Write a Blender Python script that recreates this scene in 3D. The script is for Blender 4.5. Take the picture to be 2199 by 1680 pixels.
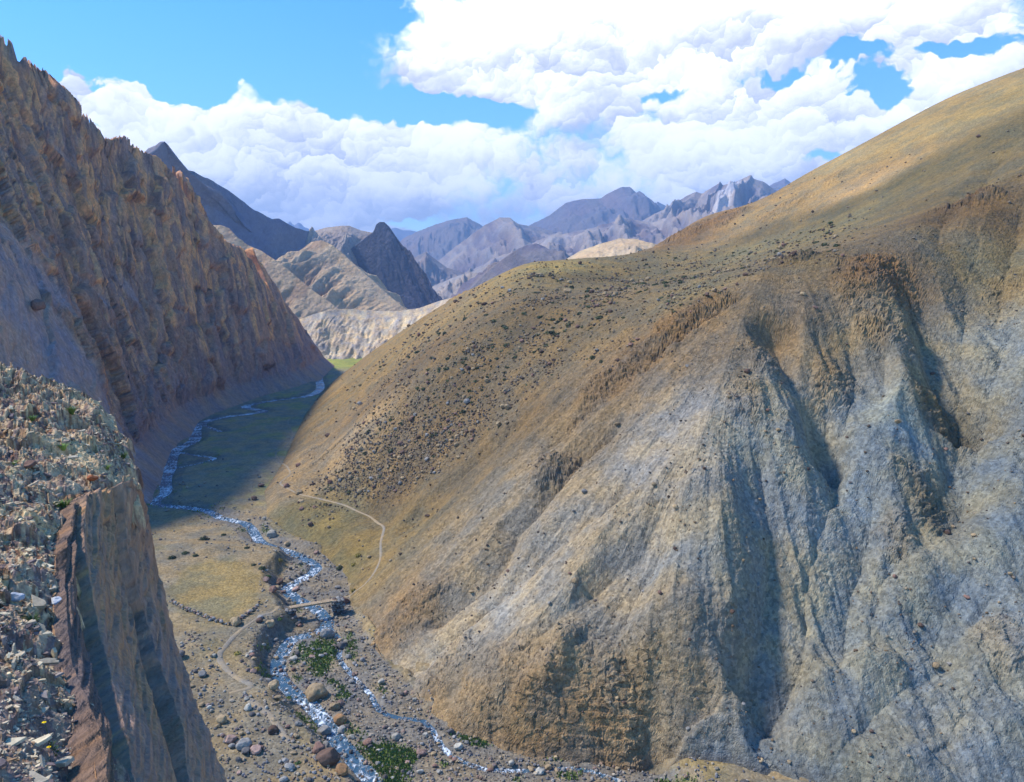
import bpy, math, random
import numpy as np
from mathutils import Vector, Matrix

random.seed(7)
RNG = np.random.default_rng(7)
C = bpy.context.scene.collection
SC = bpy.context.scene
for o in list(bpy.data.objects):
    bpy.data.objects.remove(o)

# ------------------------------------------------------------------ camera
FPX, CX, CY = 1640.0, 1099.5, 840.0          # focal length and centre for a 2199 x 1680 frame
PITCH = math.atan(240.0 / FPX)               # the horizon lies 240 px above the centre
CAMZ = 70.0                                  # metres above the river
cam_d = bpy.data.cameras.new('camera')
cam_d.sensor_width = 36.0
cam_d.lens = 36.0 * FPX / 2199.0
cam_d.clip_start = 0.3
cam_d.clip_end = 60000.0
cam = bpy.data.objects.new('camera', cam_d)
cam.location = (0, 0, CAMZ)
cam.rotation_euler = (math.pi / 2 - PITCH, 0, 0)
C.objects.link(cam)
SC.camera = cam

# ------------------------------------------------------------------ light
SUN_AZ, SUN_EL = math.radians(-80.0), math.radians(49.0)      # azimuth from +Y, clockwise positive
sun_dir = Vector((math.sin(SUN_AZ) * math.cos(SUN_EL), math.cos(SUN_AZ) * math.cos(SUN_EL), math.sin(SUN_EL)))
sl = bpy.data.lights.new('sun', 'SUN')
sl.energy = 2.08
sl.angle = math.radians(6.0)
sl.color = (1.0, 0.95, 0.87)
so = bpy.data.objects.new('sun', sl)
so.rotation_euler = sun_dir.to_track_quat('Z', 'Y').to_euler()
so.location = (0, 0, 400)
C.objects.link(so)

SC.view_settings.view_transform = 'Standard'
SC.view_settings.look = 'None'
SC.view_settings.gamma = 1.0
SC.view_settings.use_curve_mapping = False
SC.view_settings.exposure = 1.66
SC.render.engine = 'CYCLES'
SC.cycles.max_bounces = 6
SC.cycles.diffuse_bounces = 2
SC.cycles.glossy_bounces = 2
SC.cycles.transmission_bounces = 2
SC.cycles.volume_bounces = 0
SC.cycles.use_denoising = True


def ray(px, py):
    """world direction of a point of the photograph (2199 x 1680 frame)"""
    a, b = (px - CX) / FPX, (CY - py) / FPX
    c, s = math.cos(PITCH), math.sin(PITCH)
    return np.array([a, c + b * s, -s + b * c])


def at(px, py, Y):
    """the point seen at a pixel, Y metres in front of the camera"""
    d = ray(px, py)
    return np.array([0, 0, CAMZ]) + d * (Y / d[1])


def on_z(px, py, z=0.0):
    d = ray(px, py)
    return np.array([0, 0, CAMZ]) + d * ((z - CAMZ) / d[2])


# ------------------------------------------------------------------ sky
W = bpy.data.worlds.new('World')
SC.world = W
W.use_nodes = True
nt = W.node_tree
nt.nodes.clear()


class NB:
    """tiny helper that writes shader nodes"""
    def __init__(s, t): s.t = t; s.L = t.links
    def n(s, ty, **kw):
        nd = s.t.nodes.new(ty)
        for k, v in kw.items(): setattr(nd, k, v)
        return nd
    def put(s, sock, v):
        if hasattr(v, 'is_output'): s.L.new(v, sock)
        else: sock.default_value = v
    def m(s, op, a, b=0.0, c=0.0, clamp=False):
        nd = s.n('ShaderNodeMath', operation=op, use_clamp=clamp)
        s.put(nd.inputs[0], a); s.put(nd.inputs[1], b)
        if op in ('MULTIPLY_ADD', 'SMOOTH_MAX', 'SMOOTH_MIN', 'WRAP'): s.put(nd.inputs[2], c)
        return nd.outputs[0]
    def vm(s, op, a, b=(0, 0, 0), sc=None):
        nd = s.n('ShaderNodeVectorMath', operation=op)
        s.put(nd.inputs[0], a)
        if op != 'SCALE' and op not in ('NORMALIZE', 'LENGTH'): s.put(nd.inputs[1], b)
        if sc is not None: s.put(nd.inputs['Scale'], sc)
        return nd.outputs['Value' if op in ('DOT_PRODUCT', 'LENGTH') else 'Vector']
    def ss(s, v, a, b, lo=0.0, hi=1.0, kind='SMOOTHSTEP'):
        nd = s.n('ShaderNodeMapRange', interpolation_type=kind)
        s.put(nd.inputs['Value'], v)
        s.put(nd.inputs['From Min'], a); s.put(nd.inputs['From Max'], b)
        s.put(nd.inputs['To Min'], lo); s.put(nd.inputs['To Max'], hi)
        return nd.outputs[0]
    def noise(s, vec, scale, detail=4.0, rough=0.55, dist=0.0, out='Fac'):
        nd = s.n('ShaderNodeTexNoise')
        s.put(nd.inputs['Vector'], vec)
        nd.inputs['Scale'].default_value = scale; nd.inputs['Detail'].default_value = detail
        nd.inputs['Roughness'].default_value = rough; nd.inputs['Distortion'].default_value = dist
        return nd.outputs[out]
    def vor(s, vec, scale, feature='F1', smooth=0.5, out='Distance', rnd=1.0):
        nd = s.n('ShaderNodeTexVoronoi', feature=feature)
        s.put(nd.inputs['Vector'], vec)
        nd.inputs['Scale'].default_value = scale
        nd.inputs['Randomness'].default_value = rnd
        if feature == 'SMOOTH_F1': nd.inputs['Smoothness'].default_value = smooth
        return nd.outputs[out]
    def mix(s, f, a, b, mode='MIX'):
        nd = s.n('ShaderNodeMix', data_type='RGBA', blend_type=mode)
        s.put(nd.inputs[0], f); s.put(nd.inputs[6], a); s.put(nd.inputs[7], b)
        return nd.outputs[2]


# cloud masses as (x, y, half width, half height, weight), read off the photograph as directions
CLOUDS = [
    (800, 135, 75, 52, 0.9), (940, 110, 130, 62, 1.0), (1180, 105, 230, 82, 1.0), (1480, 95, 300, 85, 1.0), (1800, 60, 280, 85, 1.0), (2080, 45, 200, 60, 0.9), (1080, 190, 190, 22, 0.5),
    (2180, 130, 100, 50, 0.9), (940, 15, 70, 26, 0.45), (1250, 30, 200, 40, 0.8),
    (175, 125, 36, 44, 1.0), (215, 205, 95, 52, 1.0), (330, 245, 95, 44, 1.0), (420, 270, 80, 34, 0.9), (300, 330, 200, 40, 0.9),
    (515, 200, 32, 46, 1.0), (618, 215, 34, 40, 1.0), (570, 275, 84, 54, 1.0), (520, 370, 260, 60, 1.0),
    (800, 320, 190, 74, 1.0), (1000, 335, 160, 62, 1.0), (1000, 420, 380, 70, 1.0), (1190, 262, 60, 40, 0.9), (1330, 250, 120, 58, 0.9), (1490, 215, 90, 56, 0.9), (1660, 225, 110, 60, 0.9), (1560, 320, 220, 70, 1.0),
    (1830, 255, 120, 34, 0.8), (1300, 400, 380, 80, 1.0), (1700, 360, 200, 50, 0.9), (1870, 150, 60, 12, 0.5), (2000, 200, 80, 26, 0.9), (2120, 180, 90, 40, 0.8), (1900, 290, 170, 36, 0.8),
    (820, 475, 800, 48, 0.85), (1750, 440, 700, 60, 0.85), (-300, 430, 700, 90, 0.7), (2600, 330, 500, 70, 0.7),
    (450, 70, 300, 90, -1.0), (60, 60, 140, 80, -0.9), (680, 110, 90, 90, -0.9), (640, 200, 50, 26, -0.4), (860, 212, 150, 22, -1.0), (1040, 240, 90, 24, -1.0), (440, 200, 55, 46, -0.9), (570, 190, 14, 34, -0.6), (270, 150, 50, 40, -0.6), (120, 240, 60, 14, -0.3),
    (1640, 158, 260, 18, -0.5), (1420, 205, 100, 14, -0.6), (1890, 205, 60, 22, -0.8), (2060, 100, 80, 18, -0.85), (1850, 120, 80, 10, -0.3), (1780, 345, 60, 18, -0.8), (860, 480, 60, 16, -0.4), (880, 40, 60, 20, -0.4), (1010, 10, 40, 14, -0.4), (215, 262, 40, 9, -0.7)]

gD = bpy.data.node_groups.new('cloud_density', 'ShaderNodeTree')
gD.interface.new_socket('Dir', in_out='INPUT', socket_type='NodeSocketVector')
gD.interface.new_socket('Density', in_out='OUTPUT', socket_type='NodeSocketFloat')
gD.interface.new_socket('Light', in_out='OUTPUT', socket_type='NodeSocketFloat')
b = NB(gD)
gi, go = b.n('NodeGroupInput'), b.n('NodeGroupOutput')
dirv = b.vm('NORMALIZE', gi.outputs[0])
# warp the direction a little so that the masses get uneven outlines
w1 = b.vm('SUBTRACT', b.noise(dirv, 9.0, 4.0, 0.66, out='Color'), (0.5, 0.5, 0.5))
dw = b.vm('ADD', dirv, b.vm('SCALE', w1, sc=0.075))
sx = b.n('ShaderNodeSeparateXYZ'); b.L.new(dw, sx.inputs[0])
pv = b.n('ShaderNodeCombineXYZ'); b.L.new(b.m('ARCTAN2', sx.outputs[0], sx.outputs[1]), pv.inputs[0]); b.L.new(b.m('ARCSINE', sx.outputs[2]), pv.inputs[1]); pv.inputs[2].default_value = 1.0
tot, neg = (0, 0, 0), 0.0
zs = np.linspace(0, 0.7, 400)
for (px, py, rx, ry, w) in CLOUDS:
    d = ray(px, py); d = d / np.linalg.norm(d)
    a0, e0 = math.atan2(d[0], d[1]), math.asin(d[2])
    k = float(np.interp(0.3 * max(w, 0), zs * np.exp(-zs * zs), zs)) if w > 0 else 0.0
    # x and y: place inside the mass; z carries its weight
    q = b.vm('MULTIPLY', b.vm('SUBTRACT', pv.outputs[0], (a0, e0, 0)), (FPX / rx * (0.94 if abs(px - CX) < 500 else 1.1), FPX / ry, k))
    g = b.m('POWER', 0.36788, b.vm('DOT_PRODUCT', q, q))
    if w < 0: neg = b.m('ADD', neg, b.m('MULTIPLY', g, w))
    else: tot = b.vm('ADD', tot, b.vm('SCALE', q, sc=g))
grad = tot
tz = b.n('ShaderNodeSeparateXYZ'); b.L.new(tot, tz.inputs[0])
tot = b.m('DIVIDE', tz.outputs[2], 0.3)
big = b.noise(b.vm('MULTIPLY', dirv, (1, 1, 2.2)), 2.3, 2.0, 0.5)
fine = b.noise(b.vm('MULTIPLY', dw, (1, 1, 1.6)), 12.0, 7.0, 0.60)
tot = b.m('ADD', b.m('SMOOTH_MIN', tot, 1.0, 0.4), neg)
dd = b.m('ADD', b.m('MULTIPLY', tot, 0.62), b.m('MULTIPLY', b.m('SUBTRACT', big, 0.42), 1.0))
dd = b.m('ADD', dd, b.m('MULTIPLY', b.m('SUBTRACT', fine, 0.5), 0.85))
lt = b.m('MULTIPLY', b.vm('DOT_PRODUCT', grad, (-0.20, 0.85, 0)), 0.42)
lt = b.m('MULTIPLY_ADD', b.m('SUBTRACT', b.noise(b.vm('MULTIPLY', dw, (1, 1, 2.0)), 7.0, 4.0, 0.5), 0.50), 1.6, lt)
cw = b.vm('MULTIPLY', b.vm('ADD', dw, b.vm('SCALE', b.vm('SUBTRACT', b.noise(dirv, 60.0, 3.0, 0.6, out='Color'), (0.5, 0.5, 0.5)), sc=0.014)), (1, 1, 1.35))
for sc_, wd, wl in ((15.0, 0.34, 0.40), (37.0, 0.20, 0.25), (98.0, 0.10, 0.10)):
    v = b.n('ShaderNodeTexVoronoi', feature='F1'); b.L.new(cw, v.inputs['Vector']); v.inputs['Scale'].default_value = sc_; v.inputs['Randomness'].default_value = 1.0
    dd = b.m('MULTIPLY_ADD', b.m('SUBTRACT', 0.5, v.outputs['Distance']), wd, dd)
    off = b.vm('SUBTRACT', cw, v.outputs['Position'])
    lt = b.m('MULTIPLY_ADD', b.vm('DOT_PRODUCT', off, (-0.40 * sc_, -0.2 * sc_, 0.85 * sc_)), wl, lt)
b.L.new(dd, go.inputs[0]); b.L.new(lt, go.inputs[1])

b = NB(nt)
tc = b.n('ShaderNodeTexCoord')
DIR = tc.outputs['Generated']
sky = b.n('ShaderNodeTexSky', sky_type='NISHITA')
sky.sun_disc = False
sky.sun_elevation = SUN_EL
sky.sun_rotation = SUN_AZ
sky.altitude = 3000
sky.air_density = 1.0; sky.dust_density = 0.3; sky.ozone_density = 1.0
g = b.n('ShaderNodeGroup'); g.node_tree = gD
b.L.new(DIR, g.inputs[0])
D0, LT_ = g.outputs
alpha = b.ss(D0, 0.33, b.ss(b.noise(DIR, 5.0, 2.0, 0.5), 0.45, 0.65, 0.42, 0.72))
lit = b.m('SUBTRACT', LT_, b.m('MULTIPLY', b.m('MAXIMUM', b.m('SUBTRACT', D0, 0.75), 0.0), 0.22))
litf = b.ss(lit, -0.60, 0.42)
cloud_col = b.mix(litf, (0.40, 0.42, 0.465, 1), (1.0, 1.0, 1.0, 1))
sepd = b.n('ShaderNodeSeparateXYZ'); b.L.new(DIR, sepd.inputs[0])
# near the horizon the clouds are seen through more air
low = b.ss(sepd.outputs[2], 0.0, 0.13)
cloud_col = b.mix(low, b.mix(0.25, cloud_col, (0.66, 0.73, 0.84, 1)), cloud_col)
hs = b.n('ShaderNodeHueSaturation'); hs.inputs['Saturation'].default_value = 1.38; hs.inputs['Value'].default_value = 1.0
b.L.new(sky.outputs[0], hs.inputs['Color'])
bgs = b.n('ShaderNodeBackground'); b.L.new(hs.outputs[0], bgs.inputs[0]); bgs.inputs[1].default_value = 0.115
bgc = b.n('ShaderNodeBackground'); b.L.new(cloud_col, bgc.inputs[0]); bgc.inputs[1].default_value = 0.64
mx = b.n('ShaderNodeMixShader'); b.L.new(alpha, mx.inputs[0]); b.L.new(bgs.outputs[0], mx.inputs[1]); b.L.new(bgc.outputs[0], mx.inputs[2])
wo = b.n('ShaderNodeOutputWorld'); b.L.new(mx.outputs[0], wo.inputs[0])
W.cycles.sampling_method = 'NONE'

# ------------------------------------------------------------------ noise in numpy
_perm = np.random.default_rng(11).permutation(256)
PERM = np.concatenate([_perm, _perm]).astype(np.int32)
_ang = np.arange(256) * (2 * np.pi / 256)
GX, GY = np.cos(_ang).astype(np.float32), np.sin(_ang).astype(np.float32)
_g3 = np.random.default_rng(5).normal(size=(256, 3)); _g3 /= np.linalg.norm(_g3, axis=1)[:, None]
G3 = _g3.astype(np.float32)


def pn2(x, y, seed=0):
    x = np.asarray(x, np.float32); y = np.asarray(y, np.float32)
    xf, yf = np.floor(x), np.floor(y)
    xi, yi = xf.astype(np.int32) + seed * 37, yf.astype(np.int32) + seed * 91
    u, v = x - xf, y - yf
    su, sv = u * u * u * (u * (u * 6 - 15) + 10), v * v * v * (v * (v * 6 - 15) + 10)
    def g(dx, dy):
        h = PERM[(PERM[(xi + dx) & 255] + yi + dy) & 255]
        return GX[h] * (u - dx) + GY[h] * (v - dy)
    a = g(0, 0); a = a + su * (g(1, 0) - a)
    c = g(0, 1); c = c + su * (g(1, 1) - c)
    return (a + sv * (c - a)) * 1.5


def pn3(x, y, z, seed=0):
    x, y, z = (np.asarray(q, np.float32) for q in (x, y, z))
    xf, yf, zf = np.floor(x), np.floor(y), np.floor(z)
    xi, yi, zi = xf.astype(np.int32) + seed * 37, yf.astype(np.int32) + seed * 91, zf.astype(np.int32) + seed * 17
    u, v, w = x - xf, y - yf, z - zf
    f = lambda t: t * t * t * (t * (t * 6 - 15) + 10)
    su, sv, sw = f(u), f(v), f(w)
    def g(dx, dy, dz):
        h = PERM[(PERM[(PERM[(xi + dx) & 255] + yi + dy) & 255] + zi + dz) & 255]
        q = G3[h]
        return q[..., 0] * (u - dx) + q[..., 1] * (v - dy) + q[..., 2] * (w - dz)
    r = []
    for dz in (0, 1):
        a = g(0, 0, dz); a = a + su * (g(1, 0, dz) - a)
        c = g(0, 1, dz); c = c + su * (g(1, 1, dz) - c)
        r.append(a + sv * (c - a))
    return (r[0] + sw * (r[1] - r[0])) * 1.6


def fbm(x, y, lam, octs=5, gain=0.5, seed=0, ridged=False):
    s, a, t = 0.0, 1.0, 0.0
    f = 1.0 / lam
    for k in range(octs):
        n = pn2(x * f + 13.7 * k, y * f - 7.3 * k, seed + k)
        if ridged: n = 1.0 - 2.0 * np.abs(n)
        s = s + a * n; t += a
        a *= gain; f *= 2.03
    return s / t


def sstep(x, a, b):
    t = np.clip((x - a) / (b - a), 0, 1)
    return t * t * (3 - 2 * t)


def smin(a, b, k):
    h = np.clip(0.5 + 0.5 * (b - a) / k, 0, 1)
    return b + (a - b) * h - k * h * (1 - h)


def poly_dist(x, y, P):
    """distance to a polyline P (n,2) and the parameter (in vertices) of the nearest point"""
    best = np.full(np.shape(x), 1e18); par = np.zeros(np.shape(x))
    for i in range(len(P) - 1):
        ax, ay = P[i]; bx, by = P[i + 1][0] - ax, P[i + 1][1] - ay
        t = np.clip(((x - ax) * bx + (y - ay) * by) / (bx * bx + by * by + 1e-12), 0, 1)
        d = (x - ax - t * bx) ** 2 + (y - ay - t * by) ** 2
        m = d < best
        best = np.where(m, d, best); par = np.where(m, i + t, par)
    return np.sqrt(best), par


def in_poly(x, y, P):
    r = np.zeros(np.shape(x), bool)
    n = len(P)
    for i in range(n):
        x1, y1 = P[i]; x2, y2 = P[(i + 1) % n]
        if y1 == y2: continue
        c = ((y1 > y) != (y2 > y)) & (x < (x2 - x1) * (y - y1) / (y2 - y1) + x1)
        r ^= c
    return r


class TPS:
    def __init__(s, P, v, lam=1e-6):
        s.P = np.asarray(P, float); n = len(s.P)
        s.c = s.P.mean(0); s.k = np.abs(s.P - s.c).max()
        q = (s.P - s.c) / s.k
        K = s.U(np.linalg.norm(q[:, None] - q[None], axis=2)) + lam * np.eye(n)
        A = np.zeros((n + 3, n + 3)); A[:n, :n] = K; A[:n, n] = 1; A[:n, n + 1:] = q; A[n, :n] = 1; A[n + 1:, :n] = q.T
        s.w = np.linalg.solve(A, np.concatenate([v, np.zeros(3)])); s.q = q
    @staticmethod
    def U(r):
        return np.where(r > 1e-9, r * r * np.log(np.maximum(r, 1e-9)), 0.0)
    def __call__(s, x, y):
        X, Y = (x - s.c[0]) / s.k, (y - s.c[1]) / s.k
        n = len(s.q)
        r = s.w[n] + s.w[n + 1] * X + s.w[n + 2] * Y
        for i in range(n):
            r = r + s.w[i] * s.U(np.sqrt((X - s.q[i, 0]) ** 2 + (Y - s.q[i, 1]) ** 2))
        return r


def hit(px, py, hf, y0=60.0, y1=700.0, n=2600):
    """first point of the ground hf seen at a pixel"""
    d = ray(px, py)
    Y = np.geomspace(y0, y1, n)
    X, Z = d[0] / d[1] * Y, CAMZ + d[2] / d[1] * Y
    g = hf(X, Y)
    k = np.argmax(Z < g)
    if not (Z < g).any(): k = n - 1
    return np.array([X[k], Y[k], g[k]])


def lin(c, sat=0.85):
    c = np.asarray(c, float) / 255.0
    c = np.where(c <= 0.04045, c / 12.92, ((c + 0.055) / 1.055) ** 2.4)
    y = float(c @ np.array([0.2126, 0.7152, 0.0722]))
    return y + (c - y) * sat


def cells(x, y, z, lam, seed=0, zs=1.0):
    """broken blocks: a random value per cell and the distance to the cell border"""
    x, y, z = x / lam, y / lam, z / lam * zs
    xi, yi, zi = (np.floor(q).astype(np.int32) for q in (x, y, z))
    f1 = np.full(np.shape(x), 9.0, np.float32); f2 = f1.copy(); val = np.zeros(np.shape(x), np.float32)
    for dx in (-1, 0, 1):
        for dy in (-1, 0, 1):
            for dz in (-1, 0, 1):
                h = PERM[(PERM[(PERM[(xi + dx + seed * 13) & 255] + yi + dy) & 255] + zi + dz) & 255]
                h2 = PERM[(h + 71) & 255]; h3 = PERM[(h + 139) & 255]
                d = (xi + dx + h / 255.0 - x) ** 2 + (yi + dy + h2 / 255.0 - y) ** 2 + (zi + dz + h3 / 255.0 - z) ** 2
                m = d < f1
                f2 = np.where(m, f1, np.minimum(f2, d)); val = np.where(m, PERM[(h + 201) & 255] / 255.0, val); f1 = np.where(m, d, f1)
    return val, np.sqrt(f2) - np.sqrt(f1)


# ------------------------------------------------------------------ materials
def new_mat(name):
    m = bpy.data.materials.new(name); m.use_nodes = True
    t = m.node_tree; t.nodes.clear()
    b = NB(t)
    out = b.n('ShaderNodeOutputMaterial')
    bs = b.n('ShaderNodeBsdfPrincipled')
    bs.inputs['Roughness'].default_value = 0.92
    bs.inputs['Specular IOR Level'].default_value = 0.18
    b.L.new(bs.outputs[0], out.inputs[0])
    return m, b, bs


def mat_ground(name, lam, var=0.55, bump=0.6, stretch=(1, 1, 1), speck=0.35, tint=((0.80, 0.86, 1.0), (1.15, 1.03, 0.86)), bscale=1.0, flow=False, vb=0.45):
    """ground or rock: colour attribute x mottling on three scales, with relief; lam is the size of the stones in metres"""
    m, b, bs = new_mat(name)
    at_ = b.n('ShaderNodeAttribute'); at_.attribute_name = 'col'
    geo = b.n('ShaderNodeNewGeometry')
    p = b.vm('MULTIPLY', geo.outputs['Position'], stretch)
    n1 = b.noise(p, 0.06 / lam, 5, 0.6)
    n2 = b.noise(p, 0.45 / lam, 6, 0.62, 0.4)
    n3 = b.noise(p, 2.2 / lam, 4, 0.6)
    if flow:      # the scree is drawn out down the fall line
        fa = b.n('ShaderNodeAttribute'); fa.attribute_name = 'flow'
        fv = b.vm('ADD', fa.outputs['Vector'], b.vm('SCALE', p, sc=0.10))
        f1 = b.noise(fv, 0.32, 5, 0.62); f2 = b.noise(fv, 1.1, 4, 0.6)
        n2 = b.m('ADD', b.m('MULTIPLY', n2, 0.45), b.m('ADD', b.m('MULTIPLY', f1, 0.30), b.m('MULTIPLY', f2, 0.25)))
        n2 = b.m('MULTIPLY_ADD', b.m('SUBTRACT', n2, 0.5), 1.5, 0.5)
    v = b.vor(p, 1.0 / lam, 'F1')
    vc = b.vor(p, 1.0 / lam, 'F1', out='Color')
    sp = b.n('ShaderNodeSeparateColor'); b.L.new(vc, sp.inputs[0])
    tn = b.mix(b.ss(n1, 0.35, 0.65), tint[0] + (1,), tint[1] + (1,))
    col = b.mix(1.0, at_.outputs['Color'], tn, 'MULTIPLY')
    k = b.m('ADD', 1.0, b.m('MULTIPLY', b.m('SUBTRACT', n2, 0.5), var * 2.2))
    k = b.m('MULTIPLY', k, b.m('ADD', 1.0, b.m('MULTIPLY', b.m('SUBTRACT', n3, 0.5), var * 1.2)))
    k = b.m('MULTIPLY', k, b.m('ADD', 1.0, b.m('MULTIPLY', b.m('SUBTRACT', sp.outputs[0], 0.5), speck)))
    kc = b.n('ShaderNodeCombineColor')
    for i in range(3): b.L.new(k, kc.inputs[i])
    col = b.mix(1.0, col, kc.outputs[0], 'MULTIPLY')
    b.L.new(col, bs.inputs['Base Color'])
    h = b.m('ADD', b.m('MULTIPLY', n2, 1.2), b.m('MULTIPLY', n3, 0.45))
    h = b.m('SUBTRACT', h, b.m('MULTIPLY', v, vb))
    bp = b.n('ShaderNodeBump'); bp.inputs['Strength'].default_value = bump; bp.inputs['Distance'].default_value = lam * bscale
    b.L.new(h, bp.inputs['Height']); b.L.new(bp.outputs[0], bs.inputs['Normal'])
    return m


def mat_plain(name, rgb, var=0.3, lam=0.3, bump=0.4, rough=0.9):
    m, b, bs = new_mat(name)
    geo = b.n('ShaderNodeNewGeometry'); oi = b.n('ShaderNodeObjectInfo')
    n = b.noise(geo.outputs['Position'], 1 / lam, 5, 0.6)
    n0 = b.noise(geo.outputs['Position'], 0.2 / lam, 3, 0.5)
    k = b.m('MULTIPLY', b.ss(n, 0.25, 0.75, 1 - var, 1 + var, 'LINEAR'), b.ss(oi.outputs['Random'], 0, 1, 0.78, 1.22, 'LINEAR'))
    k = b.m('MULTIPLY', k, b.ss(n0, 0.3, 0.7, 0.85, 1.15, 'LINEAR'))
    kc = b.n('ShaderNodeCombineColor')
    for i in range(3): b.L.new(k, kc.inputs[i])
    b.L.new(b.mix(1.0, tuple(rgb) + (1,), kc.outputs[0], 'MULTIPLY'), bs.inputs['Base Color'])
    bs.inputs['Roughness'].default_value = rough
    bp = b.n('ShaderNodeBump'); bp.inputs['Strength'].default_value = bump; bp.inputs['Distance'].default_value = lam * 0.5
    b.L.new(n, bp.inputs['Height']); b.L.new(bp.outputs[0], bs.inputs['Normal'])
    return m


# ------------------------------------------------------------------ mesh helpers
def tag(o, label=None, cat=None, group=None, kind=None):
    if label: o['label'] = label
    if cat: o['category'] = cat
    if group: o['group'] = group
    if kind: o['kind'] = kind
    return o


def link(name, me, mat=None, parent=None):
    o = bpy.data.objects.new(name, me); C.objects.link(o)
    if mat is not None and me is not None and not me.materials: me.materials.append(mat)
    if parent is not None: o.parent = parent
    return o


def mesh_from(name, V, F, col=None, smooth=True, vec=None):
    """V (n,3), F (m,k) all faces with k corners"""
    V = np.ascontiguousarray(V, np.float32); F = np.ascontiguousarray(F, np.int32)
    me = bpy.data.meshes.new(name)
    me.vertices.add(len(V)); me.vertices.foreach_set('co', V.ravel())
    k = F.shape[1]
    me.loops.add(F.size); me.loops.foreach_set('vertex_index', F.ravel())
    me.polygons.add(len(F)); me.polygons.foreach_set('loop_start', np.arange(0, F.size, k, dtype=np.int32))
    me.polygons.foreach_set('use_smooth', np.full(len(F), smooth, bool))
    if col is not None:
        a = me.color_attributes.new('col', 'FLOAT_COLOR', 'POINT')
        c4 = np.ones((len(V), 4), np.float32); c4[:, :3] = col.reshape(-1, 3)
        a.data.foreach_set('color', c4.ravel())
    if vec is not None:
        a = me.attributes.new('flow', 'FLOAT_VECTOR', 'POINT'); a.data.foreach_set('vector', np.ascontiguousarray(vec, np.float32).ravel())
    me.update(calc_edges=True)
    return me


def grid_mesh(name, G, col=None, keep=None, smooth=True, flip=False, vec=None):
    R, N = G.shape[:2]
    idx = np.arange(R * N).reshape(R, N)
    F = np.stack([idx[:-1, :-1], idx[:-1, 1:], idx[1:, 1:], idx[1:, :-1]], -1)
    if flip: F = F[..., ::-1]
    F = F.reshape(-1, 4)
    V = G.reshape(-1, 3); cc = None if col is None else col.reshape(-1, 3)
    vv = None if vec is None else vec.reshape(-1, 3)
    if keep is not None:
        kf = (keep[:-1, :-1] | keep[:-1, 1:] | keep[1:, 1:] | keep[1:, :-1]).reshape(-1)
        F = F[kf]
        used = np.zeros(R * N, bool); used[F.ravel()] = True
        mp = np.cumsum(used) - 1
        F = mp[F]; V = V[used]
        if cc is not None: cc = cc[used]
        if vv is not None: vv = vv[used]
    return mesh_from(name, V, F, cc, smooth, vv)


def grid_normals(G):
    du = np.gradient(G, axis=1); dv = np.gradient(G, axis=0)
    n = np.cross(du, dv)
    n /= np.linalg.norm(n, axis=2, keepdims=True) + 1e-9
    return n


def polar(hf, az0, az1, ncol, r0, r1, nrow, eps=0.03, back=0.12):
    """sampling grid of a heightfield: columns are directions, rows follow the slope so that every row covers as much of it"""
    az = np.radians(np.linspace(az0, az1, ncol))[:, None]
    r = np.geomspace(r0, r1, 900)[None, :]
    X, Y = r * np.sin(az), r * np.cos(az)
    z = hf(X, Y)
    e = np.arctan2(z - CAMZ, r)
    de = np.diff(e, axis=1)
    w = np.where(de > 0, de, -de * back) + eps * np.diff(np.log(r), axis=1)
    c = np.concatenate([np.zeros((ncol, 1)), np.cumsum(w, axis=1)], 1)
    c /= c[:, -1:]
    t = np.linspace(0, 1, nrow)
    rr = np.stack([np.interp(t, c[j], r[0]) for j in range(ncol)], 1)
    k = np.ones(9) / 9
    pad = np.pad(rr, ((0, 0), (4, 4)), 'edge')
    rr = np.stack([np.convolve(pad[i], k, 'valid') for i in range(nrow)], 0)
    return rr * np.sin(az.T), rr * np.cos(az.T)


def color_field(pts, hf, x, y, z, power=3.0, soft=4.0):
    """blend of colours pinned at places of the ground; pts = (px, py, (r,g,b) as seen, light and shade included)"""
    num = np.zeros(np.shape(x) + (3,)); den = np.zeros(np.shape(x))
    for (px, py, c) in pts:
        q = hit(px, py, hf)
        d2 = (x - q[0]) ** 2 + (y - q[1]) ** 2 + (z - q[2]) ** 2 + soft * soft
        w = (q[1] / 150.0) ** power / d2 ** (power / 2)
        num += w[..., None] * lin(c); den += w
    return num / den[..., None]

# ================================================================== THE LARGE STRUCTURE
# ---- traces on the valley floor (pixels -> points of the river plane)
def floor_line(pts, z=0.0):
    return np.array([on_z(px, py, z)[:2] for px, py in pts])

FOOT = floor_line([(3300, 1830), (2199, 1820), (1900, 1790), (1700, 1740), (1560, 1690), (1370, 1664), (1240, 1640), (1120, 1622), (1010, 1585), (930, 1545), (895, 1500), (830, 1425), (770, 1340),
                   (745, 1300), (738, 1245), (690, 1195), (620, 1160), (565, 1115), (560, 1060), (600, 1000), (628, 940), (650, 895), (690, 842), (765, 792), (840, 768)])
# where the two flanks of the spur would meet the valley floor if the river had not cut its nose off
FOOT2 = np.vstack([floor_line([(3300, 1830), (2199, 1820), (1850, 1835), (1500, 1870), (1180, 1885)]), FOOT[FOOT.shape[0] - 16:]])
HILL2 = np.vstack([FOOT2, [(60, 1500), (1500, 1500), (1500, 60)]])
HILL = np.vstack([FOOT, [(60, 1500), (1500, 1500), (1500, 60)]])

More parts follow.
